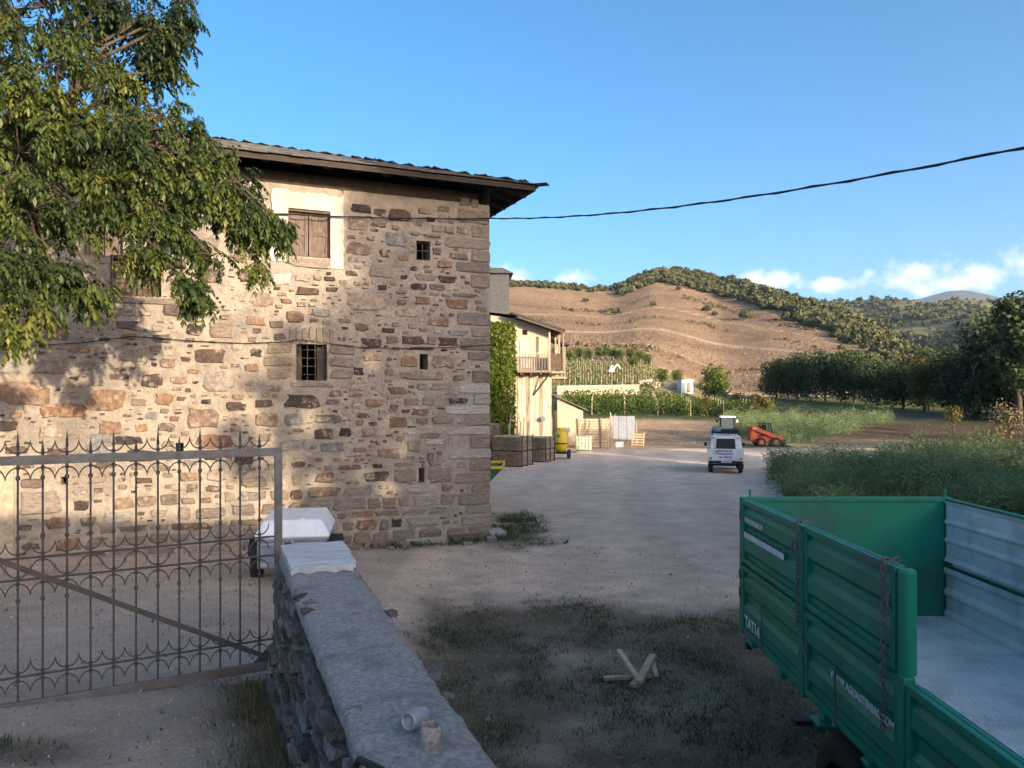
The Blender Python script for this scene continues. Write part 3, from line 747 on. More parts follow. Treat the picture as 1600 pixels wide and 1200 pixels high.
for (px, py, d, rp, n) in cl:
    c = P(px, py, d); R = rp/F*d*.86
    tips.append((c, R))
    tone = (.18 if px < 70 else 0)+rt.uniform(-.3, .3)+(-.2 if (d > 12.9) else .08)  # light put into leaf tone: left clumps paler, far-back clumps darker
    for _ in range(max(3, int(n/8.5))):      # drooping twigs, each carrying a spray of leaves
        v = rdir(); v.y *= 1.1; a = c+v*R*rt.uniform(.1,.55); b = c+Vector((v.x*R, v.y*R, v.z*R*.8))*rt.uniform(.75,1.08); b.z -= .12
        mid = (a+b)/2+Vector((0,0,.10)); trk.tube([a, mid, b], [.012,.008,.004], 4)
        tw = tone+rt.uniform(-.2,.2); sd_ = rt.uniform(.75, 1.25)
        for q in range(9):
            t = .15+.85*q/8; p = a.lerp(mid, t*2) if t < .5 else mid.lerp(b, t*2-1)
            dr = ((b-a).normalized()*.5+rdir()*.8+Vector((.1,0,-.25)))
            sprig(crn, p, dr, rt.uniform(.17,.30)*sd_, rt.uniform(.075,.13)*sd_, rt.uniform(.030,.052)*sd_, .42+tw+rt.uniform(-.2,.2))
hub = [top, TB+Vector((2.2,.6,6.3)), TB+Vector((1.5,1.4,8.0)), TB+Vector((1.4,-.3,4.6)), TB+Vector((3.6,1.2,6.6))]
for a, b, r0, r1 in ((top, hub[1], .2, .13), (top, hub[2], .2, .12), (TB+Vector((.4,.2,3.6)), hub[3], .17, .1), (hub[1], hub[4], .13, .08)): limb(trk, a, b, r0, r1, .2)
for (c, R) in tips:
    h = min(hub, key=lambda q: (q-c).length); limb(trk, h, c, .05, .015, .5, 5)
    for _ in range(4): limb(trk, c, c+rdir()*R*.8, .013, .005, .4, 3)
trk.build('trunk', BARK, wal, smooth=True, off=TB); crn.build('crown', LEAFW, wal, off=TB)

# generic broadleaf trees
def crown_cards(mb, blobs, n, size, seed):
    r = random.Random(seed)
    wts = [b[1]**2 for b in blobs]
    for _ in range(n):
        c, R = r.choices(blobs, wts)[0]
        v = rdir(r); p = c+Vector((v.x*R, v.y*R, v.z*R*.85))*(r.random()**.3)*(1+.12*nz(v.x*3+c.x, v.y*3, v.z*3))
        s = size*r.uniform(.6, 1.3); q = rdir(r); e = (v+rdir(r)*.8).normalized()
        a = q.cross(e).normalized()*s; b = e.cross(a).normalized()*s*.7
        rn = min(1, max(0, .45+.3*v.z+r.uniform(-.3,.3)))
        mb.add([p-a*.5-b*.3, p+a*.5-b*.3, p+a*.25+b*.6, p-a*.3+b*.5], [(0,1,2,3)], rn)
def make_tree(name, h, rw, lm, seed, n=2600, size=.34, base=.28, label='', cat='tree', group=None, shape=1.0):
    r = random.Random(seed); root = empty(name, (0,0,0), label, cat, group=group)
    t = MB(); c = MB(); blobs = []
    for k in range(9):
        a = k*2.4+r.random(); zz = lerp(base+.12, .86, (k+.5)/9)
        q = sin(pi*min(1, max(.12, (zz-base)/(1-base)*.8+.15)))**.7
        rr = rw*q*r.uniform(.35,.62); blobs.append((Vector((cos(a)*rr, sin(a)*rr, zz*h)), rw*r.uniform(.42,.62)*shape*(.65+.35*q)))
    blobs.append((Vector((0,0,h*.8)), h*.18)); blobs.append((Vector((0,0,h*.55)), rw*.6))
    pts = [Vector((0,0,-.2)), Vector((.1,0,h*.15)), Vector((r.uniform(-.2,.2),r.uniform(-.2,.2),h*.35)), Vector((0,0,h*.7))]
    t.tube(pts, [.035*h*.8, .027*h*.8, .022*h*.8, .008*h], 8)
    for (q, R) in blobs[:9]: limb(t, (0,0,min(q.z*.8, h*.5)), q, .012*h, .004*h, .4, 4)
    crown_cards(c, blobs, n, size, seed)
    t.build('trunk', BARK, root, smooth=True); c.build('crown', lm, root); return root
def place(o, X, Y, s=1, rz=0, dz=0):
    o.location = on(X, Y, dz); o.rotation_euler.z = rz; o.scale = (s, s, s); return o
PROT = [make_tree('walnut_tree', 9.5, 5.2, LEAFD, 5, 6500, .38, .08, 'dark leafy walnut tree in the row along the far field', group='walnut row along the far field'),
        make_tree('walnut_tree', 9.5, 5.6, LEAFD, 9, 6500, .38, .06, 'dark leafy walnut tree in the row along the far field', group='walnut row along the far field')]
row = [(1213,152,560,.85),(1246,150,549,1),(1290,143,545,1),(1335,137,550,1),(1372,130,556,.95),(1412,121,560,1),(1452,117,556,1),(1490,107,545,1),(1530,100,515,1),(1580,92,490,1.1),(1632,90,480,1.1),(1690,86,500,1),(1350,175,560,1),(1440,165,548,1),(1510,150,530,1)]
for i, (px, d, yt, ws) in enumerate(row):
    X = (px-800)/F*d; src = PROT[i % 2]; o = src if i < 2 else copy_tree(src)
    hgt = CAMZ+(HY-yt)/F*d-H(X, d); s = hgt/9.7
    ws *= rt.uniform(.82, 1.22); place(o, X, d, s, rt.random()*6); o.scale = (s*ws, s*ws*rt.uniform(.85,1.15), s*rt.uniform(.86,1.08))
o = make_tree('walnut_tree', 9.0, 3.6, LEAFY, 15, 3600, .34, .2, 'russet autumn tree standing among the dark walnut row', 'tree'); place(o, (1445-800)/F*112, 112, .92, 1)
o = make_tree('ash_tree', 15.5, 3.6, LEAFD, 31, 5200, .42, .12, 'tall slender leafy tree rising above the walnut row', 'tree'); place(o, (1592-800)/F*84, 84, 1.0, 1)
o = make_tree('leafy_tree', 6.2, 3.0, LEAFV, 41, 3600, .30, .16, 'round sunlit green tree beside the small white hut', 'tree'); X = (1117-800)/F*128; place(o, X, 128, 1.0, 2)
o = make_tree('yellow_bush', 2.6, 1.5, LEAFY, 43, 900, .22, .05, 'low yellow green bush right of the round sunlit tree', 'bush'); place(o, (1153-800)/F*122, 122, 1.0, 2)
sm = make_tree('young_tree', 4.0, 1.9, LEAFV, 47, 1300, .26, .12, 'small green tree above the vine terraces', group='small trees along the vine terraces')
for i, (px, d, yt) in enumerate([(990,160,572),(1036,140,580),(1000,175,560),(905,180,545),(935,182,548),(958,178,553),(1058,150,585),(880,178,550),(892,172,556),(920,176,552),(946,184,550),(968,176,560),(985,178,562),(1012,170,566),(870,182,546)]):
    o = sm if i == 0 else copy_tree(sm); X = (px-800)/F*d; s = (CAMZ+(HY-yt)/F*d-H(X,d))/4.2; place(o, X, d, max(.75, min(s, 1.3)), i)
orch = make_tree('orchard_sapling', 2.9, 1.0, LEAFY, 53, 420, .2, .3, 'thin pale sapling standing before the green vine rows', group='saplings before the vine rows')
for i, (px, d) in enumerate([(1105,94),(1188,93),(1198,92),(1180,96),(1490,74)]):
    o = orch if i == 0 else copy_tree(orch); place(o, (px-800)/F*d, d, 1+.15*(i % 2), i)
    if i == 4: o['label'] = 'lone thin sapling at the edge of the ploughed field'; del o['group']; 
pale = make_tree('bare_bush', 3.6, 2.2, STRAW, 59, 800, .2, .05, 'pale dry twiggy bush before the dark walnut row', 'bush'); place(pale, (1578-800)/F*66, 66, .95, 1)
# unseen tall trees added right of the frame so their shade lies over the yard and fields
SH = make_tree('added_shade_tree', 13, 5.0, LEAFD, 61, 6500, .60, .02, 'unseen leafy tree added beyond the trailer to shade the yard', group='added trees shading the yard and fields'); 
SH2 = make_tree('added_shade_tree', 13, 5.0, LEAFD, 67, 5200, .55, .05, 'unseen airy tree added beyond the trailer to dapple the facade', group='added airy trees dappling the facade')  # added with a sparser crown so sun dapples the facade
for i, (X, Y, s) in enumerate([(29,-12,1.8),(31,-6,1.9),(26,-2,1.6)]):
    o = SH2 if i == 0 else copy_tree(SH2); o.location = on(X, Y); o.rotation_euler.z = i*2.1; o.scale = (s, s, s)
for i, (X, Y, s) in enumerate([(24,-10,.75),(24,-4.5,.75),(23,.5,.75),(31,0,1.7),(26,3,1.5),(31,7,1.5),(26,9,1.35),(30,13,1.3),(26,15,1.1),(26,21,.9),(44,13,1.0),(48,24,1.0),(53,34,.95),(84,78,1.1),(88,67,1.1),(82,89,1.0)]):
    o = SH if i == 0 else copy_tree(SH); o.location = on(X, Y); o.rotation_euler.z = i*1.3; o.scale = (s, s, s)

# hillside scrub: single oaks as things, the closed wood on the crest as one mass
def puff(mb, c, R, r, n=46, squash=.8):
    for _ in range(n):
        v = rdir(r); v.z = abs(v.z)*1.2-.25; p = c+Vector((v.x*R, v.y*R, v.z*R*squash))*r.uniform(.6, 1.08)
        s = R*r.uniform(.28, .5); e = (v+rdir(r)*.7).normalized(); a = e.cross(rdir(r)).normalized()*s; b = e.cross(a).normalized()*s
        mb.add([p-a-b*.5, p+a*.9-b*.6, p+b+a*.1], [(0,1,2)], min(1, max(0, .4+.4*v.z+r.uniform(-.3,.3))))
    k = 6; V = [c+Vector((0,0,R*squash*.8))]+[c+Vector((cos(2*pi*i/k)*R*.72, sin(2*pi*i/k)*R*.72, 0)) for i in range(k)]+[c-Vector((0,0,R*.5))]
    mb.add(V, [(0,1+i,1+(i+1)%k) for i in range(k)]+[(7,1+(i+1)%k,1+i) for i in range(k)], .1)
rh = random.Random(5)
mb0 = MB(); puff(mb0, Vector((0,0,1.2)), 1.5, rh, 90, .95); oakc = mb0.build('crown', LEAFO, None)
mb1 = MB(); mb1.tube([(0,0,-.4),(0,0,.7),(.1,0,1.4)], [.14,.11,.05], 6); oakt = mb1.build('trunk', BARK, None)
def oak(X, Y, s, lab, grp):
    r_ = empty('oak_tree', on(X, Y), lab, 'tree', rh.random()*6, grp); r_.scale = (s*rh.uniform(.9,1.3), s, s*rh.uniform(.8,1.05))
    inst(oakc, 'crown', r_); inst(oakt, 'trunk', r_)
for (px, t, s) in [(915,.80,1.5),(962,.62,1.8),(1020,.63,1.2),(1104,.66,1.8),(1117,.64,1.2),(1165,.66,2.2),(1060,.80,1.3),(1230,.72,2.4),(1195,.80,2.2),(1180,.86,2.4),(1215,.83,2.2),(1245,.82,2.4),(1265,.84,2.2),(1285,.72,2.2),(1300,.8,2.2),(1310,.65,2.0),(1325,.7,2.4),(1340,.62,2.0),(1350,.75,2.2),(1362,.68,2.2),(1376,.72,2.0),(1150,.84,2.3),(1125,.86,2.2),(1372,.55,2.2),(1388,.5,1.6),(1400,.7,2),(1420,.72,2),(1290,.92,2.2),(1240,.93,2.4),(972,.84,1.2),(985,.86,1.4),(1000,.87,1.5),(1075,.86,1.6),(1095,.88,1.8),(945,.66,.9),(893,.66,.8)]:
    u = (px-800)/F; D = interp(DR, u); Y = 180+t*(D-180); oak(u*Y, Y, s*.85, 'single evergreen oak dotted on the dry hillside', 'oaks dotted on the dry hillside')
bpy.data.objects.remove(oakc); bpy.data.objects.remove(oakt)
wood = MB()
for _ in range(1200):
    u = rh.uniform(-.05, .47); 
    if u < .13 and rh.random() < .5: continue
    D = interp(DR, u); lo = .94 if u < .14 else lerp(.86, .82, sstep(.15,.3,u)); t = rh.uniform(lo, 1.03)
    if u > .37: t = rh.uniform(.72, 1.03)
    Y = 180+t*(D-180); X = u*Y; R = rh.uniform(1.4, 3.3)*(.75 if u < .14 else 1)
    puff(wood, Vector((X, Y, H(X, Y)+R*.55)), R, rh, 40)
for _ in range(150):     # brush in the gully right of the hill
    u = rh.uniform(.42, .56); D = interp(DR, u); Y = rh.uniform(190, D+40); X = u*Y; R = rh.uniform(1.2, 2.6); puff(wood, Vector((X, Y, H(X,Y)+R*.5)), R, rh, 36)
o = tag(wood.build('hilltop_oak_wood', LEAFO), 'dense evergreen oak scrub covering the hill crest', 'woodland'); o['kind'] = 'stuff'
wb = MB()
for _ in range(3600):
    u = rh.uniform(.28, .78); Y = rh.uniform(560, 1290); X = u*Y
    if fbm(X*.006, Y*.006, 6) < -.12 and rh.random() < .8: continue
    R = rh.uniform(2.5, 5.5); puff(wb, Vector((X, Y, HB(X, Y)+R*.5)), R, rh, 18, 1.0)
o = tag(wb.build('ridge_forest', LEAFO), 'far green forest covering the ridge behind the walnut row', 'woodland'); o['kind'] = 'stuff'
# dry vines in rows on the hill, stakes on the terraces
vn = MB()
for j in range(95):
    t = .02+j*.0095
    for i in range(150):
        u = -.01+i*.0029+rh.uniform(-.0004,.0004); D = interp(DR, u); Y = 180+t*(D-180)+6*sin(u*12); X = u*Y
        if u > .41 or t > .86 or abs(t-.36-.05*sin(u*14+3.2)) < .02 or rh.random() < .45: continue
        z = H(X, Y); h = rh.uniform(.3, .75); a = rh.random()*3; q = Vector((cos(a), sin(a), 0))*.34
        p = Vector((X, Y, z-.1)); vn.add([p-q, p+q, p+Vector((rh.uniform(-.2,.2),0,h))], [(0,1,2)], rh.random())
o = tag(vn.build('dry_vine_rows', ramp_mat('dry_vine', [(0,(.12,.08,.045)),(.6,(.17,.115,.065)),(1,(.13,.11,.05))], .9, 1, .3, 0)), 'rows of dry vines planted across the tan hillside', 'vineyard'); o['kind'] = 'stuff'
sc_ = MB()
for _ in range(520):
    tt = rh.choice((.47,.68,.68,.12)); u = rh.uniform(.0,.40); D = interp(DR, u); t = tt+.03+.03*sin(u*20+tt*5)+rh.gauss(0,.012); Y = 180+t*(D-180); X = u*Y
    if nz(u*22, tt*9) < -.1: continue
    R = rh.uniform(.35, 1.1); puff(sc_, Vector((X, Y, H(X, Y)+R*.3)), R, rh, 22, .8)
o = tag(sc_.build('hillside_scrub', STRAW), 'low dry scrub along the terrace banks of the hillside', 'scrub'); o['kind'] = 'stuff'
tv = MB(); ts = MB()
for j in range(16):
    Y = 121+j*3.3
    for i in range(60):
        X = lerp(.055*Y, .19*Y, i/59)+(j*7 % 5-2)*.45; z = H(X, Y)
        if i % 6 == 0: ts.box((X, Y, z+.8), (.07, .07, 1.9))
        for _ in range(5):
            p = Vector((X+rh.uniform(-.3,.3), Y+rh.uniform(-.15,.15), z+rh.uniform(.3,1.2))); leaf(tv, p, rdir(rh), Vector((0,0,1)), .4, .3, rh.uniform(.2,1))
o = tag(tv.build('terrace_vines', LEAFV), 'low trellised vines on the terrace behind the long pale wall', 'vineyard'); o['kind'] = 'stuff'
o = tag(ts.build('terrace_stakes', MT['greywood']), 'weathered stakes holding the terrace vines behind the pale wall', 'stakes'); o['kind'] = 'stuff'
# tall vine rows at the end of the field
def vine_row(Y, x0, x1, lab):
    mb = MB(); st = MB(); root = empty('vine_row', on((x0+x1)/2, Y), lab, 'vines', group='tall green vine rows beyond the field'); off = root.location
    for _ in range(int((x1-x0)*58)):
        X = rh.uniform(x0, x1); hh = 1.95+.25*nz(X*1.3, Y); z = H(X, Y)+rh.uniform(.15, hh)
        leaf(mb, Vector((X, Y+rh.gauss(0,.22), z)), (rdir(rh)+Vector((0,-.2,-.4))).normalized(), rdir(rh), .30, .24, min(1,max(0,.3+.25*(z-H(X,Y)-1)+rh.uniform(-.25,.35))))
    X = x0
    while X < x1: st.box((X, Y, H(X,Y)+.95), (.08,.08,2.3)); X += 4.2
    mb.build('foliage', LEAFV, root, off=off); st.build('posts', MT['greywood'], root, off=off)
for j in range(6): vine_row(98+j*2.4, 6.0+j*.3, 33+j*1.0, 'long leafy green vine row at the far end of the bare field')
# feathery beds
def ferns(name, area, n, hgt, lab, seed):
    r = random.Random(seed); mb = MB()
    for _ in range(n):
        X, Y = area(r)
        if X is None: continue
        z = H(X, Y); h = hgt*(r.uniform(.45, 1.1) if r.random() < .85 else r.uniform(1.1,1.5))*(1+.75*nz(X*.45, Y*.45, 2)); lean = Vector((r.uniform(-.25,.25), r.uniform(-.25,.25), 1))
        tone = .45+r.uniform(-.22,.22)+.3*nz(X*.25, Y*.25, 4)+(.5 if r.random() < .025 else 0)
        for k in range(52):
            t = r.random()**.6; p = Vector((X, Y, z))+lean*h*t*.92; wdt = .42*h*(1-.62*t)+.08
            v = Vector((r.gauss(0,1), r.gauss(0,1), r.gauss(.2,.5))).normalized(); p2 = p+v*wdt*r.uniform(.2,1)
            e = (v+rdir(r)*.9).normalized()*r.uniform(.12,.30); s = e.cross(rdir(r)).normalized()*r.uniform(.012,.026)
            mb.add([p2-s, p2+s, p2+e], [(0,1,2)], min(1, max(0, tone+.25*(t-.5)+r.uniform(-.15,.15))))
    o = tag(mb.build(name, FERN), lab, 'plants'); o['kind'] = 'stuff'
def a1(r):
    Y = r.uniform(21, 41); X = r.uniform(9.2, .72*Y+1)
    if X < 10.0+.28*(Y-28)+.6*nz(X, Y*.4): return None, None
    return X, Y
def a2(r):
    Y = r.uniform(62, 90); X = r.uniform(18, 44)
    if X < .305*Y+.6 and Y < 70: return None, None
    if X > 24+.75*(Y-62)+3*nz(Y*.1, 3) or X < .295*Y-1.5: return None, None
    return X, Y
def a3(r):
    Y = r.uniform(42, 47); X = r.uniform(24, 32); return X, Y
ferns('asparagus_bed', a1, 3200, 1.15, 'dense feathery green asparagus bed beside the dirt yard', 1)
ferns('asparagus_strip', a2, 2300, 1.35, 'feathery green plants growing behind the orange loader', 2)
ferns('hedge_plants', a3, 380, 1.4, 'taller bushy green plants right of the asparagus bed', 3)
# grass in the yard
gb = MB(); rg = random.Random(8); ng = 0
while ng < 34000:
    if rg.random() < .72: X, Y = rg.uniform(-2.6, 6.5), rg.uniform(5.5, 16)
    elif rg.random() < .75: X, Y = rg.uniform(-6.5, 2.4), rg.uniform(18, 27)
    else: X, Y = rg.uniform(-4.6, 0), rg.uniform(3, 7)
    ng += 1
    n_ = grass_w(X, Y)
    if n_ < .25 or rg.random() > n_*n_*(.55+.9*nz(X*1.1, Y*1.1, 6)) or (Y < 6.8 and abs(X-wall_x(Y)) < .3): continue
    lx = (X-CX)*fx.x+(Y-CY)*fx.y; ly = (X-CX)*fy.x+(Y-CY)*fy.y
    if lx < .05 and ly > -.05: continue
    z = H(X, Y); gt = nz(X*.7, Y*.7, 3)
    for _ in range(5):
        p = Vector((X+rg.gauss(0,.05), Y+rg.gauss(0,.05), z-.01)); h = rg.uniform(.02,.075)*(1.2+gt)*(2.2 if Y > 17 else 1); a = rg.random()*6.3
        q = Vector((cos(a), sin(a), 0))*rg.uniform(.004,.008)*(2.5 if Y > 17 else 1); gb.add([p-q, p+q, p+Vector((rg.gauss(0,.5)*h, rg.gauss(0,.5)*h, h))], [(0,1,2)], min(1, max(0, .4-.5*gt+rg.uniform(-.3,.4))))
o = tag(gb.build('yard_grass', GRASS), 'patchy worn grass on the yard before the trailer and house', 'grass'); o['kind'] = 'stuff'
# gravel and little clods
gv = MB()
for _ in range(17000):
    X, Y = (rg.uniform(-9, 5), rg.uniform(4, 20))
    if Y < 7.2 and abs(X-wall_x(Y)) < .35: continue
    s = rg.uniform(.008, .022)*(1.0 if rg.random() < .95 else 2.2); p = on(X, Y, s*.25)
    V = [p+Vector((rg.uniform(-1,1)*s, rg.uniform(-1,1)*s, -s*.5)) for _ in range(3)]+[p+Vector((rg.uniform(-.4,.4)*s, rg.uniform(-.4,.4)*s, s*.8))]
    gv.add(V, [(0,1,3),(1,2,3),(2,0,3)])
o = tag(gv.build('gravel', ramp_mat('gravel_chips', [(0,(.10,.085,.07)),(.4,(.24,.20,.17)),(1,(.40,.36,.32))], .9, 4, .2, 0)), 'loose gravel chips strewn over the dusty yard', 'gravel'); o['kind'] = 'stuff'
# tall dry weeds along the wall foot on the lane side
wd_ = MB()
for _ in range(2600):
    Y = rg.uniform(3.0, 6.7); X = wall_x(Y)-.34-abs(rg.gauss(0,.22)); z = H(X, Y); h = rg.uniform(.05,.2); a = rg.random()*6.3; q = Vector((cos(a), sin(a), 0))*.004
    p = Vector((X, Y, z-.01)); wd_.add([p-q, p+q, p+Vector((rg.gauss(0,.35)*h, rg.gauss(0,.35)*h, h))], [(0,1,2)])
o = tag(wd_.build('dry_weeds', STRAW), 'dry weeds along the foot of the low wall', 'weeds'); o['kind'] = 'stuff'
# ================================================================= iron gate
GA = Vector((-2.13, 7.0, 0)); gd = Vector((-.87, -.492, 0)).normalized(); GL = 3.5
gate = empty('iron_gate', (GA.x, GA.y, H(GA.x-.3, GA.y)), 'grey wrought iron gate with spear finials and scrolls standing half open', 'gate', atan2(gd.y, gd.x)); gz0 = gate.location.z
ZT, ZBt = 3.40-gz0, 1.47-gz0
def gbar(name, a, b, w, h, m): mb = MB(); mb.bar(a, b, w, h); return mb.build(name, m, gate, bevel=.004)
gbar('top_rail', (0,0,ZT), (GL,0,ZT), .045, .07, MT['steel']); gbar('bottom_rail', (0,0,ZBt), (GL,0,ZBt), .045, .08, MT['steel'])
gbar('stile', (.0,0,ZBt-.04), (.0,0,ZT+.035), .047, .065, MT['steel']); gbar('stile', (GL,0,ZBt-.04), (GL,0,ZT+.035), .047, .065, MT['steel'])
gbar('diagonal_brace', (.04,.035,ZBt+.05), (GL-.05,.035,ZT-.05), .012, .045, MT['iron'])
RZ = (2.63-gz0, 2.46-gz0, 1.70-gz0)
for z in RZ:
    mb = MB(); mb.tube([(.03,-.012,z), (GL-.03,-.012,z)], .010, 6); mb.build('cross_rail', MT['iron'], gate)
mb = MB(); mb.prism([(.03,ZBt+.04),(.22,ZBt+.04),(.03,ZBt+.22)], 'Y', -.006, .006); mb.build('corner_gusset', MT['iron'], gate)
# a bar with its collars, a pair of horns (scrolls)
def horns(up, span=.075, hh=.10):
    mb = MB()
    for s in (-1, 1):
        pts = []
        for i in range(8):
            a = pi*.5*i/7; pts.append((s*(.008+span*sin(a)), 0, up*hh*(1-cos(a))))
        mb.tube(pts, [.006,.006,.006,.0058,.0055,.005,.004,.002], 5)
    mb.tube([(0,0,-.014),(0,0,.014)], .015, 6)
    return mb
hu = horns(1).build('scroll', MT['iron'], None); hdn = horns(-1).build('scroll', MT['iron'], None)
nb = 21; first = {}
for k in range(1, nb):
    x = k*GL/nb; tall = k % 2 == 0
    key = tall
    if key not in first:
        mb = MB(); mb.tube([(0,0,ZBt+.03),(0,0,ZT-.03)], .0085, 6)
        t_ = .20 if tall else .13
        mb.tube([(0,0,ZT+.03),(0,0,ZT+t_*.45),(0,0,ZT+t_*.55),(0,0,ZT+t_+.04)], [.0085,.0085,.014,.001], 6)
        for z in (ZT-.14, RZ[0]+.16, RZ[1]-.16): mb.lathe([(.008,z-.02),(.016,z-.01),(.016,z+.01),(.008,z+.02)], n=6)
        first[key] = mb.build('bar', MT['iron'], gate); first[key].location = (x, 0, 0)
    else: inst(first[key], 'bar', gate, (x, 0, 0))
    for (z, src) in ((ZT+.055, hu), (ZT-.06, hdn), (RZ[0]+.03, hu), (RZ[0]-.02, hdn) if k % 2 else (RZ[1]+.02, hu), (RZ[1]-.03, hdn), (RZ[2]+.03, hu), (RZ[2]-.03, hdn)):
        inst(src, 'scroll', gate, (x, 0, z))
bpy.data.objects.remove(hu); bpy.data.objects.remove(hdn)
# hinge post
hp = empty('gate_post', on(-2.06, 7.06), 'dark iron hinge post with rusty top beside the low wall', 'post')
zt_ = 2.56-hp.location.z
mb = MB(); mb.box((0,0,(zt_-.1)/2-.1), (.06,.07,zt_+.1-.1)); mb.build('shaft', MT['iron'], hp, bevel=.005)
mb = MB(); mb.lathe([(.036,zt_-.2),(.036,zt_-.02),(.03,zt_)], n=12); mb.build('hinge_barrel', MT['rust'], hp, smooth=False)
mb = MB(); mb.box((-.05,-.03,zt_-.13), (.1,.03,.05)); mb.box((.04,0,zt_-.35),(.05,.03,.12)); mb.build('hinge_strap', MT['rust'], hp)
mb = MB(); mb.prism([(-.09,-.02),(.07,-.02),(.03,.3),(-.03,.3)], 'Y', -.04, .04); mb.build('foot_plate', MT['iron'], hp)

# ================================================================= low wall
wl = Vector((.357,-.934,0)).normalized(); wn = Vector((-.934,-.357,0)).normalized()    # along (towards viewer), left normal
WO = Vector((-1.956, 6.62, 0)); WLN = 8.6; WT = 2.57
pw = empty('low_stone_wall', (WO.x, WO.y, H(WO.x-.4, WO.y)), 'low rubble wall capped with rough concrete beside the gate', 'wall'); po = pw.location
def wp(s, t, z):   # s along, t: 0 left edge of the top -> .48 right edge
    p = WO+wl*s-wn*t; return Vector((p.x, p.y, z))
def width(s): return lerp(.50, .42, min(1, s/4))
mb = MB(); ns = 420; prof = []
for i in range(ns+1):
    s = WLN*i/ns; w_ = width(s); ring = []
    rough = lambda a, k: .007*fbm(s*1.6, a*4, k)+.005*fbm(s*13, a*16, k)+.003*fbm(s*40, a*46, k)
    for (t, z) in ((-.12,.9),(-.05,1.75),(-.01,2.2),(.01,2.43),(-.04,2.465),(-.048,2.50),(-.042,2.545),(-.02,2.562),(.02,2.568),(.06,2.57),(.10,2.57),(.14,2.572),(.18,2.574),(.22,2.575),(.26,2.575),(.30,2.574),(.34,2.572),(.37,2.57),(w_-.03,2.56),(w_-.008,2.54),(w_+.012,2.46),(w_+.04,2.1),(w_+.07,1.0),(w_+.09,-.15)):
        e = 1.8 if z < 2.565 and z > 2.44 else 1.0
        ring.append(wp(s, t+rough(t, 1)*e, z+rough(t, 4)*(1.2 if z > 2.3 else .3)))
    prof.append(ring)
m_ = len(prof[0]); mb.add([p for r_ in prof for p in r_], [(i*m_+k, i*m_+k+1, (i+1)*m_+k+1, (i+1)*m_+k) for i in range(ns) for k in range(m_-1)]+[tuple(range(m_))], .5)
mb.build('wall_body', MT['concrete'], pw, off=po, smooth=True)
WSTONE = ramp_mat('wall_slate_rubble', [(0,(.055,.05,.045)),(.5,(.12,.11,.10)),(1,(.22,.20,.18))], .95, 12, .4, 1, 28, dist=.04)
rs3 = random.Random(4)
z = 1.15
while z < 2.40:
    hgt = rs3.uniform(.03, .10); s = .0
    while s < 5.6:
        L = rs3.uniform(.10, .34)
        zc = z+hgt/2; t = interp([(.9,-.16),(1.75,-.10),(2.2,-.055),(2.46,-.02)], zc)
        if zc > H(*(wp(s, -.3, 0).xy))-.05 and rs3.random() < .92:
            mb = MB(); c = wp(s+L/2, t+.04+rs3.uniform(-.03,.02), zc)
            mb.bar(c-wl*(L/2-.012), c+wl*(L/2-.012), .13, hgt-.015)
            mb.v = [(a+rs3.uniform(-.018,.018), b+rs3.uniform(-.018,.018), q+rs3.uniform(-.013,.013)) for a, b, q in mb.v]
            mb.r = [rs3.random()]*len(mb.r); mb.build('stone', WSTONE, pw, off=po, bevel=.004)
        s += L
    z += hgt
for k, (s0, s1, zz, ww) in enumerate(((-.06,.42,2.585,.50),(.36,.78,2.592,.47),(.70,.92,2.588,.43))):   # slabs laid on the far end
    mb = MB(); n = 7; lo = []; hi = []
    edge = [(s0+rs3.uniform(-.03,.03), lerp(-.03, ww, i/n)) for i in range(n+1)]+[(s1+rs3.uniform(-.04,.04), lerp(ww, -.03, i/n)) for i in range(n+1)]
    for (s, t) in edge: lo.append(wp(s, t, zz-.03)); hi.append(wp(s, t, zz+.022+.006*rs3.random()+.012*(s1-s)))
    N = len(edge); mb.add(lo+hi, [tuple(range(N))[::-1], tuple(range(N, 2*N))]+[(i, (i+1) % N, N+(i+1) % N, N+i) for i in range(N)])
    mb.build('cap_slab', MT['slab'], pw, off=po)
for _ in range(9):   # loose stones bedded on the top edge
    s = rs3.uniform(.9, 3.6); mb = MB(); c = wp(s, rs3.choice((.0, .44))+rs3.uniform(-.02,.02), 2.555); q = rs3.uniform(.03,.07)
    mb.box(c, (q*1.8, q*1.2, q*.7), rz=rs3.random()*3); mb.v = [(a+rs3.uniform(-.01,.01), b+rs3.uniform(-.01,.01), e+rs3.uniform(-.008,.008)) for a, b, e in mb.v]
    mb.build('edge_stone', WSTONE, pw, off=po, bevel=.008)
# short concrete pipe, cut plastic bulb and black conduit on the wall
def top_at(x, y): d = (CAMZ-2.58)*F/(y-HY); return Vector(((x-800)/F*d, d, 2.575))
c = top_at(673, 1166); r_ = .042
mb = MB(); mb.lathe([(r_*.93,0),(r_,.01),(r_*.98,.085),(r_*.9,.09),(r_*.78,.086),(r_*.76,.06),(.001,.058)], n=24)
o = mb.build('concrete_pipe', MT['concrete'], smooth=True); o.location = c; tag(o, 'short round grey pipe stub filled with mortar on the wall top', 'pipe')
c = top_at(652, 1136)
mb = MB(); mb.lathe([(.006,-.075),(.022,-.07),(.036,-.045),(.042,-.005),(.040,.035),(.034,.06),(.030,.064),(.026,.05),(.02,.03)], axis='Y', n=20)
o = mb.build('plastic_bulb', mat('grey_translucent_plastic', (.27,.29,.31), (.20,.22,.24), 6, .35, spec=.5), smooth=True); o.location = c+Vector((0,0,.04)); o.rotation_euler = (radians(8),0,radians(150)); tag(o, 'grey plastic bulb lying on its side next to the pipe stub', 'bulb')
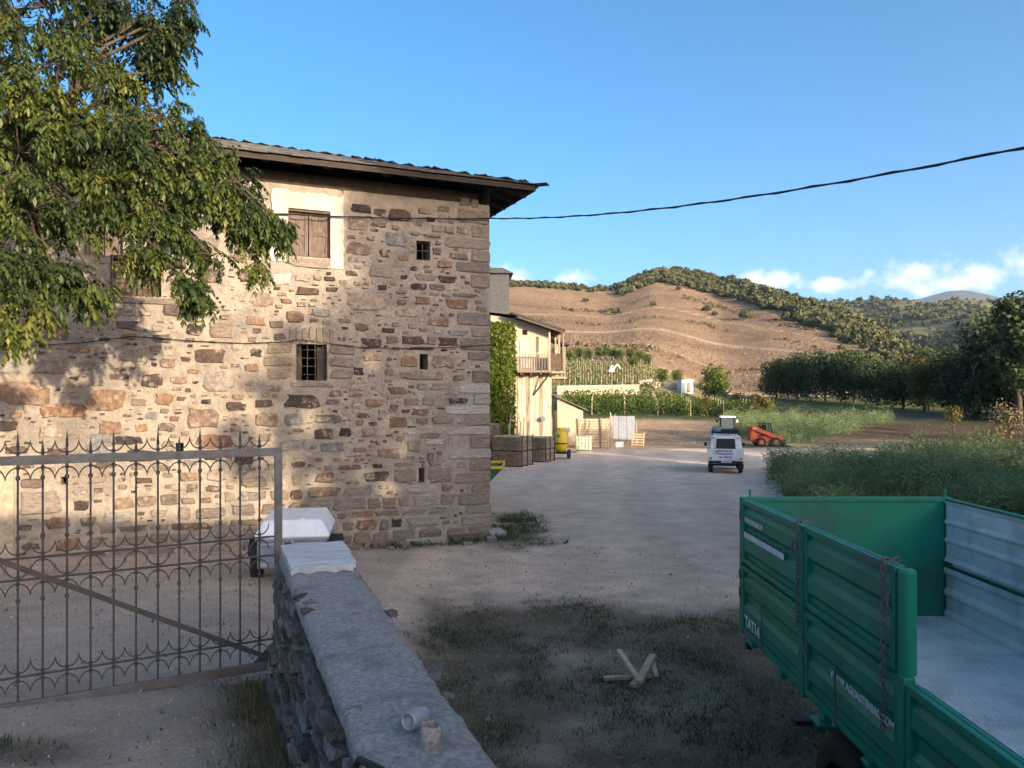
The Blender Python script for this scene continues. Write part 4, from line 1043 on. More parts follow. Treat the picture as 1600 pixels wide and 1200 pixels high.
mb = MB(); mb.tube([wp(3.86,-.085,2.2), wp(3.94,-.085,2.44), wp(4.03,-.05,2.56), wp(4.2,.0,2.588), wp(5.0,.03,2.588)], .014, 8)
tag(mb.build('black_conduit', MT['cable'], smooth=True), 'black conduit pipe running over the wall edge below the pipe stub', 'pipe')
# offcuts of timber on the grass
def plank(a, b, w, h, lab):
    mb = MB(); a = Vector(a); b = Vector(b); c = (a+b)/2; mb.bar(a-c, b-c, w, h); o = mb.build('timber_offcut', MT['palewood'], bevel=.004); o.location = c; tag(o, lab, 'timber', 'crossed timber offcuts on the grass')
g0 = G(996, 1062); 
def gp(x, y, z): d = (CAMZ-z)*F/(y-HY); return Vector(((x-800)/F*d, d, z))
plank(gp(943,1060,.045), gp(1018,1056,.05), .07, .05, 'straight pale timber lying flat under the other offcuts')
plank(gp(967,1016,.22), gp(996,1060,.13), .07, .045, 'pale timber offcut propped up leaning left over the pile')
plank(gp(998,1066,.11), gp(1020,1024,.22), .10, .05, 'broad pale board propped up leaning right over the pile')
plank(gp(990,1072,.03), gp(1002,1060,.07), .12, .06, 'short thick wooden block at the foot of the crossed timbers')
plank(gp(1018,1030,.17), gp(1026,1058,.035), .06, .035, 'narrow split offcut leaning against the broad board')
mb = MB(); c = gp(1272,1125,.03); mb.box((0,0,0), (.5,.14,.05), rz=.05); o = mb.build('timber_block', MT['oldwood'], bevel=.006); o.location = c; tag(o, 'dark plank lying under the front of the green trailer', 'timber')

# ================================================================= green tipping trailer
TX0, TX1, TY0, TY1, TF, TT = 2.66, 4.98, 3.2, 8.8, 1.40, 2.74
trl = empty('tipping_trailer', ((TX0+TX1)/2, (TY0+TY1)/2, 0), 'green farm tipping trailer with grey lined sides and hanging chains', 'trailer'); to = trl.location
def tb(name, m, fn, bevel=.004, parent=None, smooth=False): mb = MB(); fn(mb); return mb.build(name, m, parent or trl, off=to, bevel=bevel, smooth=smooth)
tb('load_floor', MT['greylining'], lambda b: b.box(((TX0+TX1)/2, (TY0+TY1)/2, TF-.02), (TX1-TX0-.08, TY1-TY0-.08, .04)))
tb('floor_frame', MT['green'], lambda b: b.box(((TX0+TX1)/2, (TY0+TY1)/2, TF-.13), (TX1-TX0-.02, TY1-TY0-.02, .17)))
for y in (TY0+.15+k*.31 for k in range(0)): pass
# raised tread lines on the floor
mb = MB()
for i in range(46):
    for j in range(56):
        X = TX0+.12+i*.046+(.023 if j % 2 else 0); Y = 4.2+j*.082
        if X > TX1-.1 or Y > TY1-.1: continue
        q = (Vector((.013,.013,0)) if (i+j) % 2 else Vector((.013,-.013,0))); n_ = Vector((-q.y, q.x, 0))*.28; p = Vector((X, Y, TF+.001))
        mb.add([p-q, p+n_, p+q, p-n_, p+Vector((0,0,.010))], [(0,1,4),(1,2,4),(2,3,4),(3,0,4)])
o = mb.build('tread_pattern', MT['greylining'], trl, off=to); o['kind'] = 'stuff'
def side_panel(name, x, y0, y1, z0, z1, out, ribs, m=None, lining=True):
    """pressed steel drop side seen from outside: sheet with swaged ribs; grey lined inside"""
    mb = MB(); pr = [(0,z0)]; hgt = z1-z0
    for (c, hw_) in ribs:
        zc = z0+c*hgt; pr += [(0,zc-hw_-.05),(.035,zc-hw_),(.035,zc+hw_),(0,zc+hw_+.05)]
    pr.append((0,z1)); V = []
    for (d, z) in pr:
        for Y in (y0+.03, y1-.03): V.append((x+out*(d-.0), Y, z))
    mb.add(V, [(2*i, 2*i+1, 2*i+3, 2*i+2) for i in range(len(pr)-1)])
    mb.box((x-out*.022, (y0+y1)/2, (z0+z1)/2), (.03, y1-y0-.02, hgt)); p = mb.build(name, m or MT['green'], trl, off=to)
    f = MB()
    for zz in (z0+.03, z1-.03): f.box((x+out*.008, (y0+y1)/2, zz), (.07, y1-y0, .055))
    for Y in (y0+.03, y1-.03): f.box((x+out*.010, Y, (z0+z1)/2), (.066, .06, hgt-.114))
    f.build('panel_frame', MT['green'], p, off=to, bevel=.005)
    if lining:
        l_ = MB(); pr2 = [(0,z0+.02)]
        for (c, hw_) in ribs:
            zc = z0+c*hgt; pr2 += [(0,zc-hw_-.05),(.03,zc-hw_),(.03,zc+hw_),(0,zc+hw_+.05)]
        pr2.append((0,z1-.02)); V = []
        for (d, z) in pr2:
            for Y in (y0+.01, y1-.01): V.append((x-out*(.04+.032-d), Y, z))
        l_.add(V, [(2*i, 2*i+2, 2*i+3, 2*i+1) for i in range(len(pr2)-1)]); l_.build('inner_lining', MT['greylining'] if out > 0 else MT['green'], p, off=to)
    return p
YM, YE = 6.93, 5.16; ZM = 2.0
R2 = [(.30,.06),(.72,.06)]
# left (yard) side: two upper boards, three lower boards
for (y0, y1) in ((YM+.05, TY1-.05), (YE+.10, YM-.05)): side_panel('upper_board', TX0, y0, y1, ZM+.02, TT, -1, R2)
for (y0, y1) in ((YM+.05, TY1-.05), (YE+.05, YM-.05), (TY0+.06, YE-.05)): side_panel('lower_board', TX0, y0, y1, TF-.16, ZM-.01, -1, R2)
# right side
for (y0, y1) in ((YM+.05, TY1-.06), (YE+.05, YM-.05), (TY0+.06, YE-.05)):
    side_panel('upper_board', TX1, y0, y1, ZM+.02, TT, 1, [(.2,.07),(.5,.06),(.8,.07)]); side_panel('lower_board', TX1, y0, y1, TF-.16, ZM-.01, 1, [(.42,.06),(.75,.06)])
def front(b):
    b.box(((TX0+TX1)/2, TY1-.02, (TF+TT)/2-.06), (TX1-TX0-.1, .04, TT-TF+.1)); b.box(((TX0+TX1)/2, TY1-.02, TT-.01), (TX1-TX0-.06, .075, .05))
tb('front_wall', MT['green'], front)
tb('rear_board', MT['green'], lambda b: b.box(((TX0+TX1)/2, TY0+.02, TF+.25), (TX1-TX0-.1, .04, .62)))
for (x, y) in ((TX0,TY1),(TX1,TY1)):
    tb('corner_post', MT['green'], lambda b: b.box((x, y-.005, (TF-.18+TT)/2), (.085, .09, TT-TF+.2)))
    tb('corner_pin', MT['green'], lambda b: b.box((x+(.06 if x == TX0 else -.03), y-.02, TT+.04), (.022, .022, .12)), bevel=0)
for x, y, zt2 in ((TX0,YM,TT),(TX0,YE,ZM+.02),(TX1,YM,TT),(TX1,YE,TT),(TX0,TY0,ZM),(TX1,TY0,TT)):
    tb('side_post', MT['green'], lambda b: b.box((x-(.012 if x == TX0 else -.012), y, (TF-.2+zt2)/2), (.085, .09, zt2-TF+.2)))
# rounded end post of the upper board
tb('end_post', MT['green'], lambda b: b.lathe([(.001,ZM+.02),(.06,ZM+.02),(.06,TT-.03),(.05,TT-.01),(.001,TT-.01)], c=(TX0+.02, YE+.05, 0), n=18), smooth=False, bevel=0)
def handle(y, z0, z1, dy=.0):
    def f(b): b.tube([(TX0-.06,y,z1),(TX0-.075,y,z1-.06),(TX0-.075,y+dy,z0+.05),(TX0-.05,y+dy,z0)], .009, 6)
    tb('latch_lever', MT['steel'], f, bevel=0)
handle(7.95, 1.25, 1.78); handle(6.15, 1.25, 1.75); handle(6.86, 1.52, 1.80, -.12); handle(4.6, 1.25, 1.7)
for (y, z) in ((8.72,2.62),(7.1,2.58),(8.74,1.95),(8.74,1.75),(5.3,2.55)):
    tb('side_hook', MT['steel'], lambda b: b.tube([(TX0-.05,y,z),(TX0-.07,y+.01,z-.03),(TX0-.07,y,z-.10),(TX0-.05,y,z-.12)], .010, 6), bevel=0)
for y in (8.3, 7.4, 6.4, 5.6, 4.8, 4.1):
    tb('hinge', MT['green'], lambda b: (b.box((TX0-.05, y, TF-.17), (.06,.10,.07)), b.tube([(TX0-.075,y-.06,TF-.17),(TX0-.075,y+.06,TF-.17)], .018, 8)), bevel=0)
def chain(name, y, z0, z1):
    mb = MB(); n = int((z1-z0)/.042)
    for k in range(n):
        zc = z1-k*.042; pts = []
        for i in range(9):
            a = 2*pi*i/8; q = (.016*cos(a), .031*sin(a)); sw = .01*sin(k*.5)
            pts.append((TX0-.085+(q[0] if k % 2 else 0), y+sw+(0 if k % 2 else q[0]), zc+q[1]))
        mb.tube(pts, .0055, 5, cap=False)
    for k in range(3):
        a = k*.045; pts = []
        for i in range(9):
            t = 2*pi*i/8; pts.append((TX0-.07+a+.03*cos(t), y+.02*sin(k*1.3)+.016*sin(t)*(k % 2), TT+.03+.016*sin(t)*((k+1) % 2)))
        mb.tube(pts, .0055, 5, cap=False)
    mb.build(name, MT['steel'], trl, off=to)
chain('chain', YM-.0, 1.78, TT); chain('chain', YE+.17, 1.55, TT)
tb('lit_rib_strip', MT['greylining'], lambda b: b.box((TX0-.052, 8.0, 2.36), (.006, 1.25, .06)), bevel=0)  # pale strip painting the lit face of a rib
# running gear
for y in (4.55, 6.35):
    for sx, x in ((-1, TX0+.20), (1, TX1-.20)):
        tb('wheel', MT['tyre'], lambda b: b.lathe([(.30,-.16),(.46,-.17),(.53,-.12),(.55,-.05),(.55,.05),(.53,.12),(.46,.17),(.30,.16)], c=(x, y, .55), axis='X', n=32), smooth=True, bevel=0)
        wh = [c_ for c_ in trl.children if c_.name.startswith('wheel')][-1]
        tb('rim', MT['rim'], lambda b: b.lathe([(.29,-.13),(.26,-.12),(.22,-.04),(.10,-.03),(.09,-.09),(.001,-.09)] if sx < 0 else [(.29,.13),(.26,.12),(.22,.04),(.10,.03),(.09,.09),(.001,.09)], c=(x, y, .55), axis='X', n=24), parent=wh, bevel=0)
    tb('axle', MT['black'], lambda b: b.box(((TX0+TX1)/2, y, .55), (TX1-TX0-.5, .12, .12)))
for x in (3.4, 4.24): tb('chassis_beam', MT['green'], lambda b: b.box((x, 6.0, 1.06), (.12, 5.6, .28)))
tb('drawbar', MT['green'], lambda b: (b.bar((3.4,8.6,1.0),(3.82,10.6,.75),.12,.14), b.bar((4.24,8.6,1.0),(3.82,10.6,.75),.12,.14)))
tb('jack_leg', MT['green'], lambda b: (b.lathe([(.001,.06),(.07,.06),(.07,.9),(.001,.9)], c=(3.72, 9.1, 0), n=14), b.box((3.72,9.1,.03),(.3,.3,.06))), bevel=0)
tb('side_lamp', MT['black'], lambda b: b.lathe([(.001,-.03),(.04,-.03),(.045,.02),(.001,.02)], c=(TX0-.02, 8.55, 1.13), axis='X', n=12), bevel=0)
Mtx = Matrix(((0,0,-1,0),(-1,0,0,0),(0,1,0,0),(0,0,0,1)))      # text on the left side: reads towards the viewer (-Y), faces -X
def side_text(body, size, y, z, sx, m=MT['greylining'], dx=.048):
    M = Matrix.Translation(Vector((TX0-dx, y, z))-to) @ Mtx; text_mesh('lettering', body, size, m, trl, M, sx=sx)
LET = mat('worn_white_lettering', (.60,.62,.61), (.16,.26,.21), 16, .6, lo=.56, hi=.7)
side_text('TAT14', .17, 8.62, 1.34, 1.05, LET); side_text('WWW.AGUASTENIAS.COM', .085, 6.30, 1.61, 1.0, LET); side_text('WWW.AGUASTENIAS.COM', .075, 8.62, 2.50, .66, LET)

# ================================================================= small box trailer behind the gate
ct_o = on(-4.05, 14.3)
ct = empty('box_trailer', ct_o, 'small grey box trailer with white fibreglass lid parked by the facade', 'trailer', radians(9))
def cb(name, m, fn, bevel=.01, smooth=False): mb = MB(); fn(mb); return mb.build(name, m, ct, bevel=bevel, smooth=smooth)
cb('box_body', MT['bluegrey'], lambda b: b.box((.05,0,.62), (1.20,1.5,.5)))
cb('rear_flap', MT['bluegrey'], lambda b: (b.box((-.22,-.757,.58), (.60,.02,.40)), b.box((.38,-.757,.58), (.56,.02,.40))))
cb('body_trim', MT['galv'], lambda b: (b.box((.05,0,.885), (1.26,1.56,.035)), b.box((.05,-.765,.80), (1.1,.025,.03))), .004)
def lid(b):
    lo = [(-.60,-.80,.905),(.70,-.80,.905),(.70,.80,.905),(-.60,.80,.905)]; mid = [(-.58,-.78,.98),(.68,-.78,.98),(.68,.78,.98),(-.58,.78,.98)]; hi = [(-.46,-.60,1.20),(.54,-.60,1.20),(.54,.62,1.24),(-.46,.62,1.24)]
    b.add(lo+mid+hi, [(3,2,1,0),(8,9,10,11)]+[(q*4+i, q*4+(i+1) % 4, q*4+4+(i+1) % 4, q*4+4+i) for q in (0,1) for i in range(4)])
cb('lid', MT['whitelid'], lid, .03)
cb('lid_latch', MT['galv'], lambda b: b.box((.06,-.80,.86), (.04,.03,.10)), .004)
for k in (-.18, .2): cb('lid_rib', MT['whitelid'], lambda b: b.bar((k,-.55,1.21),(k+.05,.5,1.24),.05,.02), .006)
for sx in (-1, 1):
    x = .05+sx*.72
    cb('mudguard', MT['black'], lambda b: b.prism([(-.38,.50),(-.33,.70),(-.18,.80),(.18,.80),(.33,.70),(.38,.50),(.34,.50),(.29,.67),(.15,.76),(-.15,.76),(-.29,.67),(-.34,.50)], 'X', x-.1, x+.1), .004)
    cb('wheel', MT['tyre'], lambda b: b.lathe([(.16,-.08),(.26,-.085),(.295,-.05),(.295,.05),(.26,.085),(.16,.08)], c=(x,0,.295), axis='X', n=24), 0, True)
    cb('rim', MT['rim'], lambda b: b.lathe([(.16,-.07),(.08,-.03),(.001,-.04),(.001,.04),(.08,.03),(.16,.07)], c=(x,0,.295), axis='X', n=18), 0)
    cb('tail_lamp', MT['galv'], lambda b: b.box((.05+sx*.5,-.765,.44), (.14,.03,.07)), .004)
cb('tow_bar', MT['galv'], lambda b: b.bar((.05,.7,.40),(.05,1.9,.42),.06,.06)); cb('jockey_wheel', MT['black'], lambda b: (b.tube([(.05,1.7,.5),(.05,1.7,.1)],.025,8), b.lathe([(.001,-.03),(.09,-.03),(.09,.03),(.001,.03)], c=(.05,1.7,.09), axis='X', n=14)), 0)

# ================================================================= green hopper peeking past the house corner
ho = on(-2.1, 29.0); hopper = empty('grape_hopper', ho, 'green tapered grape hopper with yellow rim behind the house corner', 'hopper')
mb = MB(); hz = 1.32
mb.add([(-1.0,-1.0,.45),(.95,-1.0,.45),(.95,1.0,.45),(-1.0,1.0,.45),(-1.9,-1.2,hz),(1.78,-1.2,hz),(1.78,1.2,hz),(-1.9,1.2,hz)], [(3,2,1,0),(0,1,5,4),(1,2,6,5),(2,3,7,6),(3,0,4,7)]); mb.build('hopper_bin', MT['green'], hopper)
mb = MB()
for a, b in (((-1.9,-1.2),(1.78,-1.2)),((1.78,-1.2),(1.78,1.2)),((1.78,1.2),(-1.9,1.2)),((-1.9,1.2),(-1.9,-1.2))): mb.bar((*a,hz+.02),(*b,hz+.02),.1,.10)
mb.build('rim', MT['yellow'], hopper)
for sx in (-.8, .8):
    mb = MB(); mb.lathe([(.18,-.1),(.36,-.1),(.4,-.05),(.4,.05),(.36,.1),(.18,.1)], c=(-.2,sx,.4), axis='Y', n=20); mb.build('wheel', MT['tyre'], hopper, smooth=True)
# ================================================================= white off-road van
def thing_builder(root):
    def f(name, m, fn, bevel=.015, parent=None, smooth=False):
        mb = MB(); fn(mb); return mb.build(name, m, parent or root, bevel=bevel, smooth=smooth)
    return f
lr = empty('off_road_vehicle', on(11.25, 40.6), 'white boxy off-road vehicle with blue lettering on its rear door', 'car', radians(-14)); L_ = thing_builder(lr)
# local: y forward, rear face at y=-1.9
L_('lower_body', MT['white'], lambda b: b.prism([(-.86,.55),(.86,.55),(.87,1.0),(.84,1.22),(-.84,1.22),(-.87,1.0)], 'Y', -1.85, 1.9), .03)
L_('cabin', MT['white'], lambda b: b.add([(-.82,-1.84,1.223),(.82,-1.84,1.223),(.82,.55,1.223),(-.82,.55,1.223),(-.70,-1.76,1.93),(.70,-1.76,1.93),(.70,.25,1.93),(-.70,.25,1.93)], [(3,2,1,0),(4,5,6,7),(0,1,5,4),(1,2,6,5),(2,3,7,6),(3,0,4,7)]), .07)
L_('bonnet', MT['white'], lambda b: b.box((0,1.25,1.25), (1.35,1.25,.1)), .04)
dr = L_('rear_door', MT['white'], lambda b: b.add([(-.50,-1.875,.72),(.52,-1.875,.72),(.52,-1.875,1.22),(.47,-1.80,1.86),(-.45,-1.80,1.86),(-.50,-1.875,1.22),(-.50,-1.80,.72),(.52,-1.80,.72),(.52,-1.80,1.22),(.47,-1.74,1.86),(-.45,-1.74,1.86),(-.50,-1.80,1.22)], [(0,1,2,5),(5,2,3,4)]+[(i,6+i,6+(i+1)%6,(i+1)%6) for i in range(6)]), 0)
L_('door_window', MT['glass'], lambda b: b.add([(-.44,-1.872,1.31),(.44,-1.872,1.31),(.41,-1.823,1.74),(-.41,-1.823,1.74)], [(0,1,2,3)]), 0, dr)
L_('window_seal', MT['black'], lambda b: b.add([(-.48,-1.871,1.27),(.48,-1.871,1.27),(.445,-1.815,1.78),(-.445,-1.815,1.78)], [(0,1,2,3)]), 0, dr)
L_('door_handle', MT['black'], lambda b: b.box((-.44,-1.89,1.10), (.05,.03,.14)), .005, dr)
Mt = Matrix(((1,0,0,0),(0,0,-1,0),(0,1,0,0),(0,0,0,1)))
for i, (tx, x0, sx) in enumerate((('SERVICIOS DE', -.40, .92), ('VITICULTURA', -.385, .98), ('DEL BIERZO', -.355, 1.0))):
    text_mesh('lettering', tx, .125, MT['blue'], dr, Matrix.Translation((x0, -1.881, 1.12-i*.155)) @ Mt, sx=sx)
for sx in (-1, 1):
    L_('side_window', MT['glass'], lambda b: b.add([(sx*.815,-1.5,1.33),(sx*.815,.3,1.33),(sx*.735,.15,1.80),(sx*.735,-1.5,1.80)], [(0,1,2,3)] if sx > 0 else [(3,2,1,0)]), 0)
    L_('tail_lamp', MT['red'], lambda b: b.box((sx*.72,-1.872,.78), (.09,.03,.09)), .004)
    L_('reversing_lamp', MT['white'], lambda b: b.box((sx*.72,-1.94,.58), (.22,.05,.07)), .004)
    L_('mirror', MT['black'], lambda b: b.box((sx*.98,.7,1.35), (.14,.06,.2)), .01)
    L_('roof_vent_lamp', MT['black'], lambda b: b.box((sx*.60,-1.83,1.82), (.09,.05,.05)), .004)
    for y in (-1.15, 1.2):
        wh = L_('wheel', MT['tyre'], lambda b: b.lathe([(.2,-.10),(.35,-.11),(.385,-.06),(.385,.06),(.35,.11),(.2,.10)], c=(sx*.74,y,.385), axis='X', n=24), 0, None, True)
        L_('rim', MT['rim'], lambda b: b.lathe([(.20,-.09),(.12,-.05),(.001,-.06),(.001,.06),(.12,.05),(.20,.09)], c=(sx*.74,y,.385), axis='X', n=18), 0, wh)
    L_('mudflap', MT['black'], lambda b: b.box((sx*.74,-1.70,.42), (.26,.02,.3)), 0)
L_('bumper', MT['black'], lambda b: b.box((0,-1.93,.60), (1.66,.08,.13)), .01)
L_('number_plate', MT['white'], lambda b: b.box((.03,-1.975,.63), (.48,.012,.105)), 0)
text_mesh('plate_number', '0000 BZD'.replace('0000','1136'), .085, MT['black'], lr, Matrix.Translation((-.17,-1.983,.60)) @ Mt)
L_('axle', MT['black'], lambda b: (b.bar((-.7,-1.15,.40),(.7,-1.15,.40),.1,.1), b.bar((-.7,1.2,.40),(.7,1.2,.40),.1,.1), b.box((0,0,.5),(.9,3.3,.12))), 0)
def rack(b):
    for x in (-.66,.66): b.tube([(x,-1.6,2.06),(x,.2,2.06)], .018, 6)
    for y in (-1.6,-1.0,-.4,.2): b.tube([(-.66,y,2.06),(.66,y,2.06)], .018, 6); b.tube([(-.66,y,1.9),(-.66,y,2.15)], .015, 6); b.tube([(.66,y,1.9),(.66,y,2.15)], .015, 6)
    for z in (2.10,2.16): b.tube([(-.66,-1.6,z),(.66,-1.6,z)], .012, 6)
L_('roof_rack', MT['black'], rack, 0)
o = MB(); o.box((0,0,0),(.85,.9,.16)); q = o.build('dark_bundle', MT['black'], bevel=.04); q.location = Vector(lr.location)+Matrix.Rotation(radians(-14),3,'Z')@Vector((.18,-.85,2.16)); q.rotation_euler.z = radians(-14); tag(q, 'dark bundle strapped on the roof rack of the white vehicle', 'bundle')
o = MB(); o.lathe([(.001,-.22),(.12,-.2),(.15,-.1),(.15,.1),(.12,.2),(.001,.22)], axis='X', n=14); q = o.build('blue_drum', mat('blue_drum', (.14,.19,.25), rough=.5), smooth=True); q.location = Vector(lr.location)+Matrix.Rotation(radians(-14),3,'Z')@Vector((-.44,-1.2,2.22)); tag(q, 'pale blue drum on the left of the roof rack', 'drum')

# ================================================================= tractor
tr = empty('tractor', on(18.5, 66), 'small white roofed tractor with glazed cab behind the white vehicle', 'tractor', radians(-12)); T_ = thing_builder(tr)
T_('cab_frame', MT['black'], lambda b: [b.bar((x,y,.85),(x*.93,y*.95,2.02),.08,.08) for x in (-.56,.56) for y in (-.6,.6)]+[b.box((0,0,.82),(1.16,1.25,.12))], .01)
T_('cab_roof', MT['white'], lambda b: b.box((0,0,2.10), (1.30,1.4,.15)), .05)
for nm, pts in (('rear_window', [(-.52,-.6,.95),(.52,-.6,.95),(.48,-.565,2.0),(-.48,-.565,2.0)]), ('windscreen', [(.52,.6,.95),(-.52,.6,.95),(-.48,.565,2.0),(.48,.565,2.0)]), ('side_window', [(-.56,.55,.95),(-.56,-.55,.95),(-.52,-.52,2.0),(-.52,.52,2.0)]), ('side_window', [(.56,-.55,.95),(.56,.55,.95),(.52,.52,2.0),(.52,-.52,2.0)])):
    T_(nm, MT['cabglass'], lambda b: b.add(pts, [(0,1,2,3)]), 0)
T_('bonnet', MT['blue'], lambda b: b.box((0,1.3,.95), (.6,1.5,.5)), .06); T_('chassis', MT['black'], lambda b: b.box((0,.5,.6), (.5,2.6,.4)), .03)
for sx in (-1, 1):
    T_('rear_wheel', MT['tyre'], lambda b: b.lathe([(.3,-.15),(.52,-.16),(.58,-.1),(.58,.1),(.52,.16),(.3,.15)], c=(sx*.66,-.35,.58), axis='X', n=26), 0, None, True)
    T_('front_wheel', MT['tyre'], lambda b: b.lathe([(.2,-.1),(.34,-.11),(.38,-.06),(.38,.06),(.34,.11),(.2,.1)], c=(sx*.55,1.7,.38), axis='X', n=22), 0, None, True)
    T_('mirror', MT['white' if sx > 0 else 'black'], lambda b: b.box((sx*.85,.3,1.72), (.16,.05,.24)), .01); T_('mirror_arm', MT['black'], lambda b: b.tube([(sx*.55,.5,1.8),(sx*.85,.3,1.82)], .015, 5), 0)
    T_('fender', MT['black'], lambda b: b.prism([(-.95,.9),(-.8,1.15),(-.35,1.25),(.1,1.1),(.1,1.05),(-.35,1.18),(-.75,1.1),(-.9,.9)], 'X', sx*.66-.16, sx*.66+.16), 0)

# ================================================================= skid-steer loader
sk = empty('skid_steer_loader', on(20.05, 60.6), 'orange skid steer loader with dark cab parked by the green plants', 'loader', radians(-4)); sk.scale = (.88,.88,.9); S_ = thing_builder(sk)
# local: x forward to the right of the picture (bucket end at +x)
S_('chassis', MT['orange'], lambda b: b.prism([(-1.15,.35),(1.0,.35),(1.1,.7),(.5,.95),(-.6,.95),(-1.0,1.1),(-1.2,.8)], 'Y', -.55, .55), .03)
S_('engine_cover', MT['orange'], lambda b: b.prism([(-1.45,.55),(-.72,.55),(-.75,1.15),(-1.0,1.72),(-1.45,1.75)], 'Y', -.5, .5), .05)
S_('engine_grille', MT['black'], lambda b: b.box((-1.16,-.51,1.32), (.4,.03,.3)), .005)
for sy in (-1, 1):
    y = sy*.72
    S_('lift_arm', MT['orange'], lambda b: b.prism([(-1.42,1.55),(-1.35,1.78),(-1.15,1.76),(.25,1.18),(1.30,.86),(1.42,.70),(1.40,.42),(1.22,.40),(1.15,.60),(.25,.88),(-1.15,1.46)], 'Y', y-.07, y+.07), .015)
    S_('rear_tower', MT['orange'], lambda b: b.prism([(-1.5,.6),(-.95,.6),(-1.1,1.6),(-1.42,1.7)], 'Y', y-.15*sy-.05, y-.15*sy+.05), .01)
    for x in (-.62, .68):
        wh = S_('wheel', MT['tyre'], lambda b: b.lathe([(.2,-.13),(.36,-.14),(.41,-.08),(.41,.08),(.36,.14),(.2,.13)], c=(x,sy*.78,.41), axis='Y', n=24), 0, None, True)
        S_('rim', MT['orange'], lambda b: b.lathe([(.2,-.135),(.13,-.09),(.001,-.1),(.001,.1),(.13,.09),(.2,.135)], c=(x,sy*.78,.41), axis='Y', n=18), 0, wh)
S_('lift_cylinder', MT['black'], lambda b: [b.tube([(-.9,s*.6,.9),(.2,s*.6,1.05)], .05, 8) for s in (-1,1)], 0)
def cab(b):
    for x0, x1_ in ((-.55,-.45),(.45,.25)):
        for y in (-.43,.43): b.bar((x0,y,.95),(x1_,y,1.95),.07,.07)
    b.box((-.1,0,1.98),(.95,1.0,.08)); b.box((-.52,0,1.5),(.05,.8,.7))
S_('cab_cage', MT['black'], cab, .01); S_('side_mesh', MT['glass'], lambda b: b.box((-.28,-.42,1.5), (.36,.02,.8)), 0); S_('seat', MT['black'], lambda b: (b.box((-.2,0,1.08),(.4,.45,.1)), b.box((-.36,0,1.35),(.1,.45,.5))), .02)
S_('bucket', MT['black'], lambda b: b.prism([(1.32,.05),(1.95,.02),(1.9,.08),(1.5,.14),(1.42,.62),(1.32,.66)], 'Y', -.8, .8), .01)
text_mesh('lettering', '873', .2, MT['white'], sk, Matrix.Translation((-1.34,-.80,1.50)) @ Mt)

# ================================================================= balcony house
HB0 = Vector((0, 56, H(0, 56))); bh = empty('balcony_house', HB0, 'pale plank clad house with timber balconies and dark slate roof', 'house', radians(4)); B_ = thing_builder(bh)
YE_ = 0.0
def roofz(x): return lerp(9.75, 8.55, (x-.1)/3.7)
def endwall(b):
    b.add([(-6,0,-.4),(2.85,0,-.4),(2.85,0,roofz(2.85)-.1),(.2,0,roofz(.2)-.1),(-6,0,10.4)], [(0,1,2,3,4)]); b.add([(2.85,0,-.4),(2.85,9,-.4),(2.85,9,8.7),(2.85,0,8.75)], [(0,1,2,3)])
    b.add([(-6,0,-.4),(-6,9,-.4),(-6,9,10.4),(-6,0,10.4)], [(3,2,1,0)]); b.add([(-6,9,-.4),(2.85,9,-.4),(2.85,9,8.7),(-6,9,10.4)], [(3,2,1,0)])
B_('wall', MT['cream'], endwall, 0)
rb_ = random.Random(12); BW = ramp_mat('sun_bleached_board', [(0,(.24,.185,.125)),(.5,(.40,.325,.23)),(1,(.52,.44,.32))], .9, 3, .55, .6, 12, stretch=(3,3,.4))
x = .42
while x < 2.8:
    w_ = rb_.uniform(.2, .36); w_ = min(w_, 2.84-x)
    mb = MB(); mb.box((x+w_/2, -.035, 2.85), (w_-.015, .05, 5.7)); mb.build('wall_board', BW, bh); x += w_
for k in range(12):
    mb = MB(); mb.box((2.885, .2+k*.42, 2.75), (.05, .40, 5.5)); mb.build('wall_board', BW, bh)
B_('corner_trim', MT['white_plaster'], lambda b: b.box((.30,-.05,7.9), (.18,.1,3.6)), .01)
B_('upper_door', MT['white_plaster'], lambda b: b.box((.95,-.03,7.0), (.75,.06,2.0)), .01); B_('upper_window', MT['dark'], lambda b: b.box((.95,-.02,8.6), (.35,.05,.35)), 0)
def roofb(b):
    for (xa, xb, za, zb, ya, yb) in ((-6.3,.1,10.6,9.8,-.5,9.5),(-.1,3.75,9.83,8.6,-1.25,9.5)): b.add([(xa,ya,za),(xb,ya,zb),(xb,yb,zb),(xa,yb,za),(xa,ya,za+.14),(xb,ya,zb+.14),(xb,yb,zb+.14),(xa,yb,za+.14)], [(3,2,1,0),(4,5,6,7),(0,1,5,4),(1,2,6,5),(2,3,7,6),(3,0,4,7)])
B_('roof', MT['slate'], roofb, 0)
for k in range(5): B_('rafter', MT['oldwood'], lambda b: b.bar((.3,-1.15+k*.9,9.62),(3.65,-1.15+k*.9,8.52),.1,.14), 0)
# balcony wrapping the corner
B_('balcony_floor', MT['greywood'], lambda b: (b.box((1.55,-.55,5.72), (2.5,1.1,.16)), b.box((3.25,2.2,5.66), (.9,6.6,.16))), .01)
for xx in (.6,1.3,2.0,2.7): B_('balcony_joist', MT['oldwood'], lambda b: b.bar((xx,.2,5.56),(xx,-1.05,5.56),.14,.16), 0)
B_('balcony_strut', MT['oldwood'], lambda b: b.bar((1.55,-.06,4.0),(2.6,-.95,5.5),.1,.1), 0)
for (xx, yy) in ((2.62,-1.03),(3.62,-1.03),(3.62,1.2),(3.62,3.4)): B_('balcony_post', MT['greywood'], lambda b: b.box((xx,yy,7.15), (.13,.13,2.75)), .01)
B_('balcony_rail', MT['greywood'], lambda b: (b.box((1.55,-1.03,7.0),(2.2,.09,.09)), b.box((3.62,1.2,7.0),(.09,4.6,.09))), .01)
bal = None
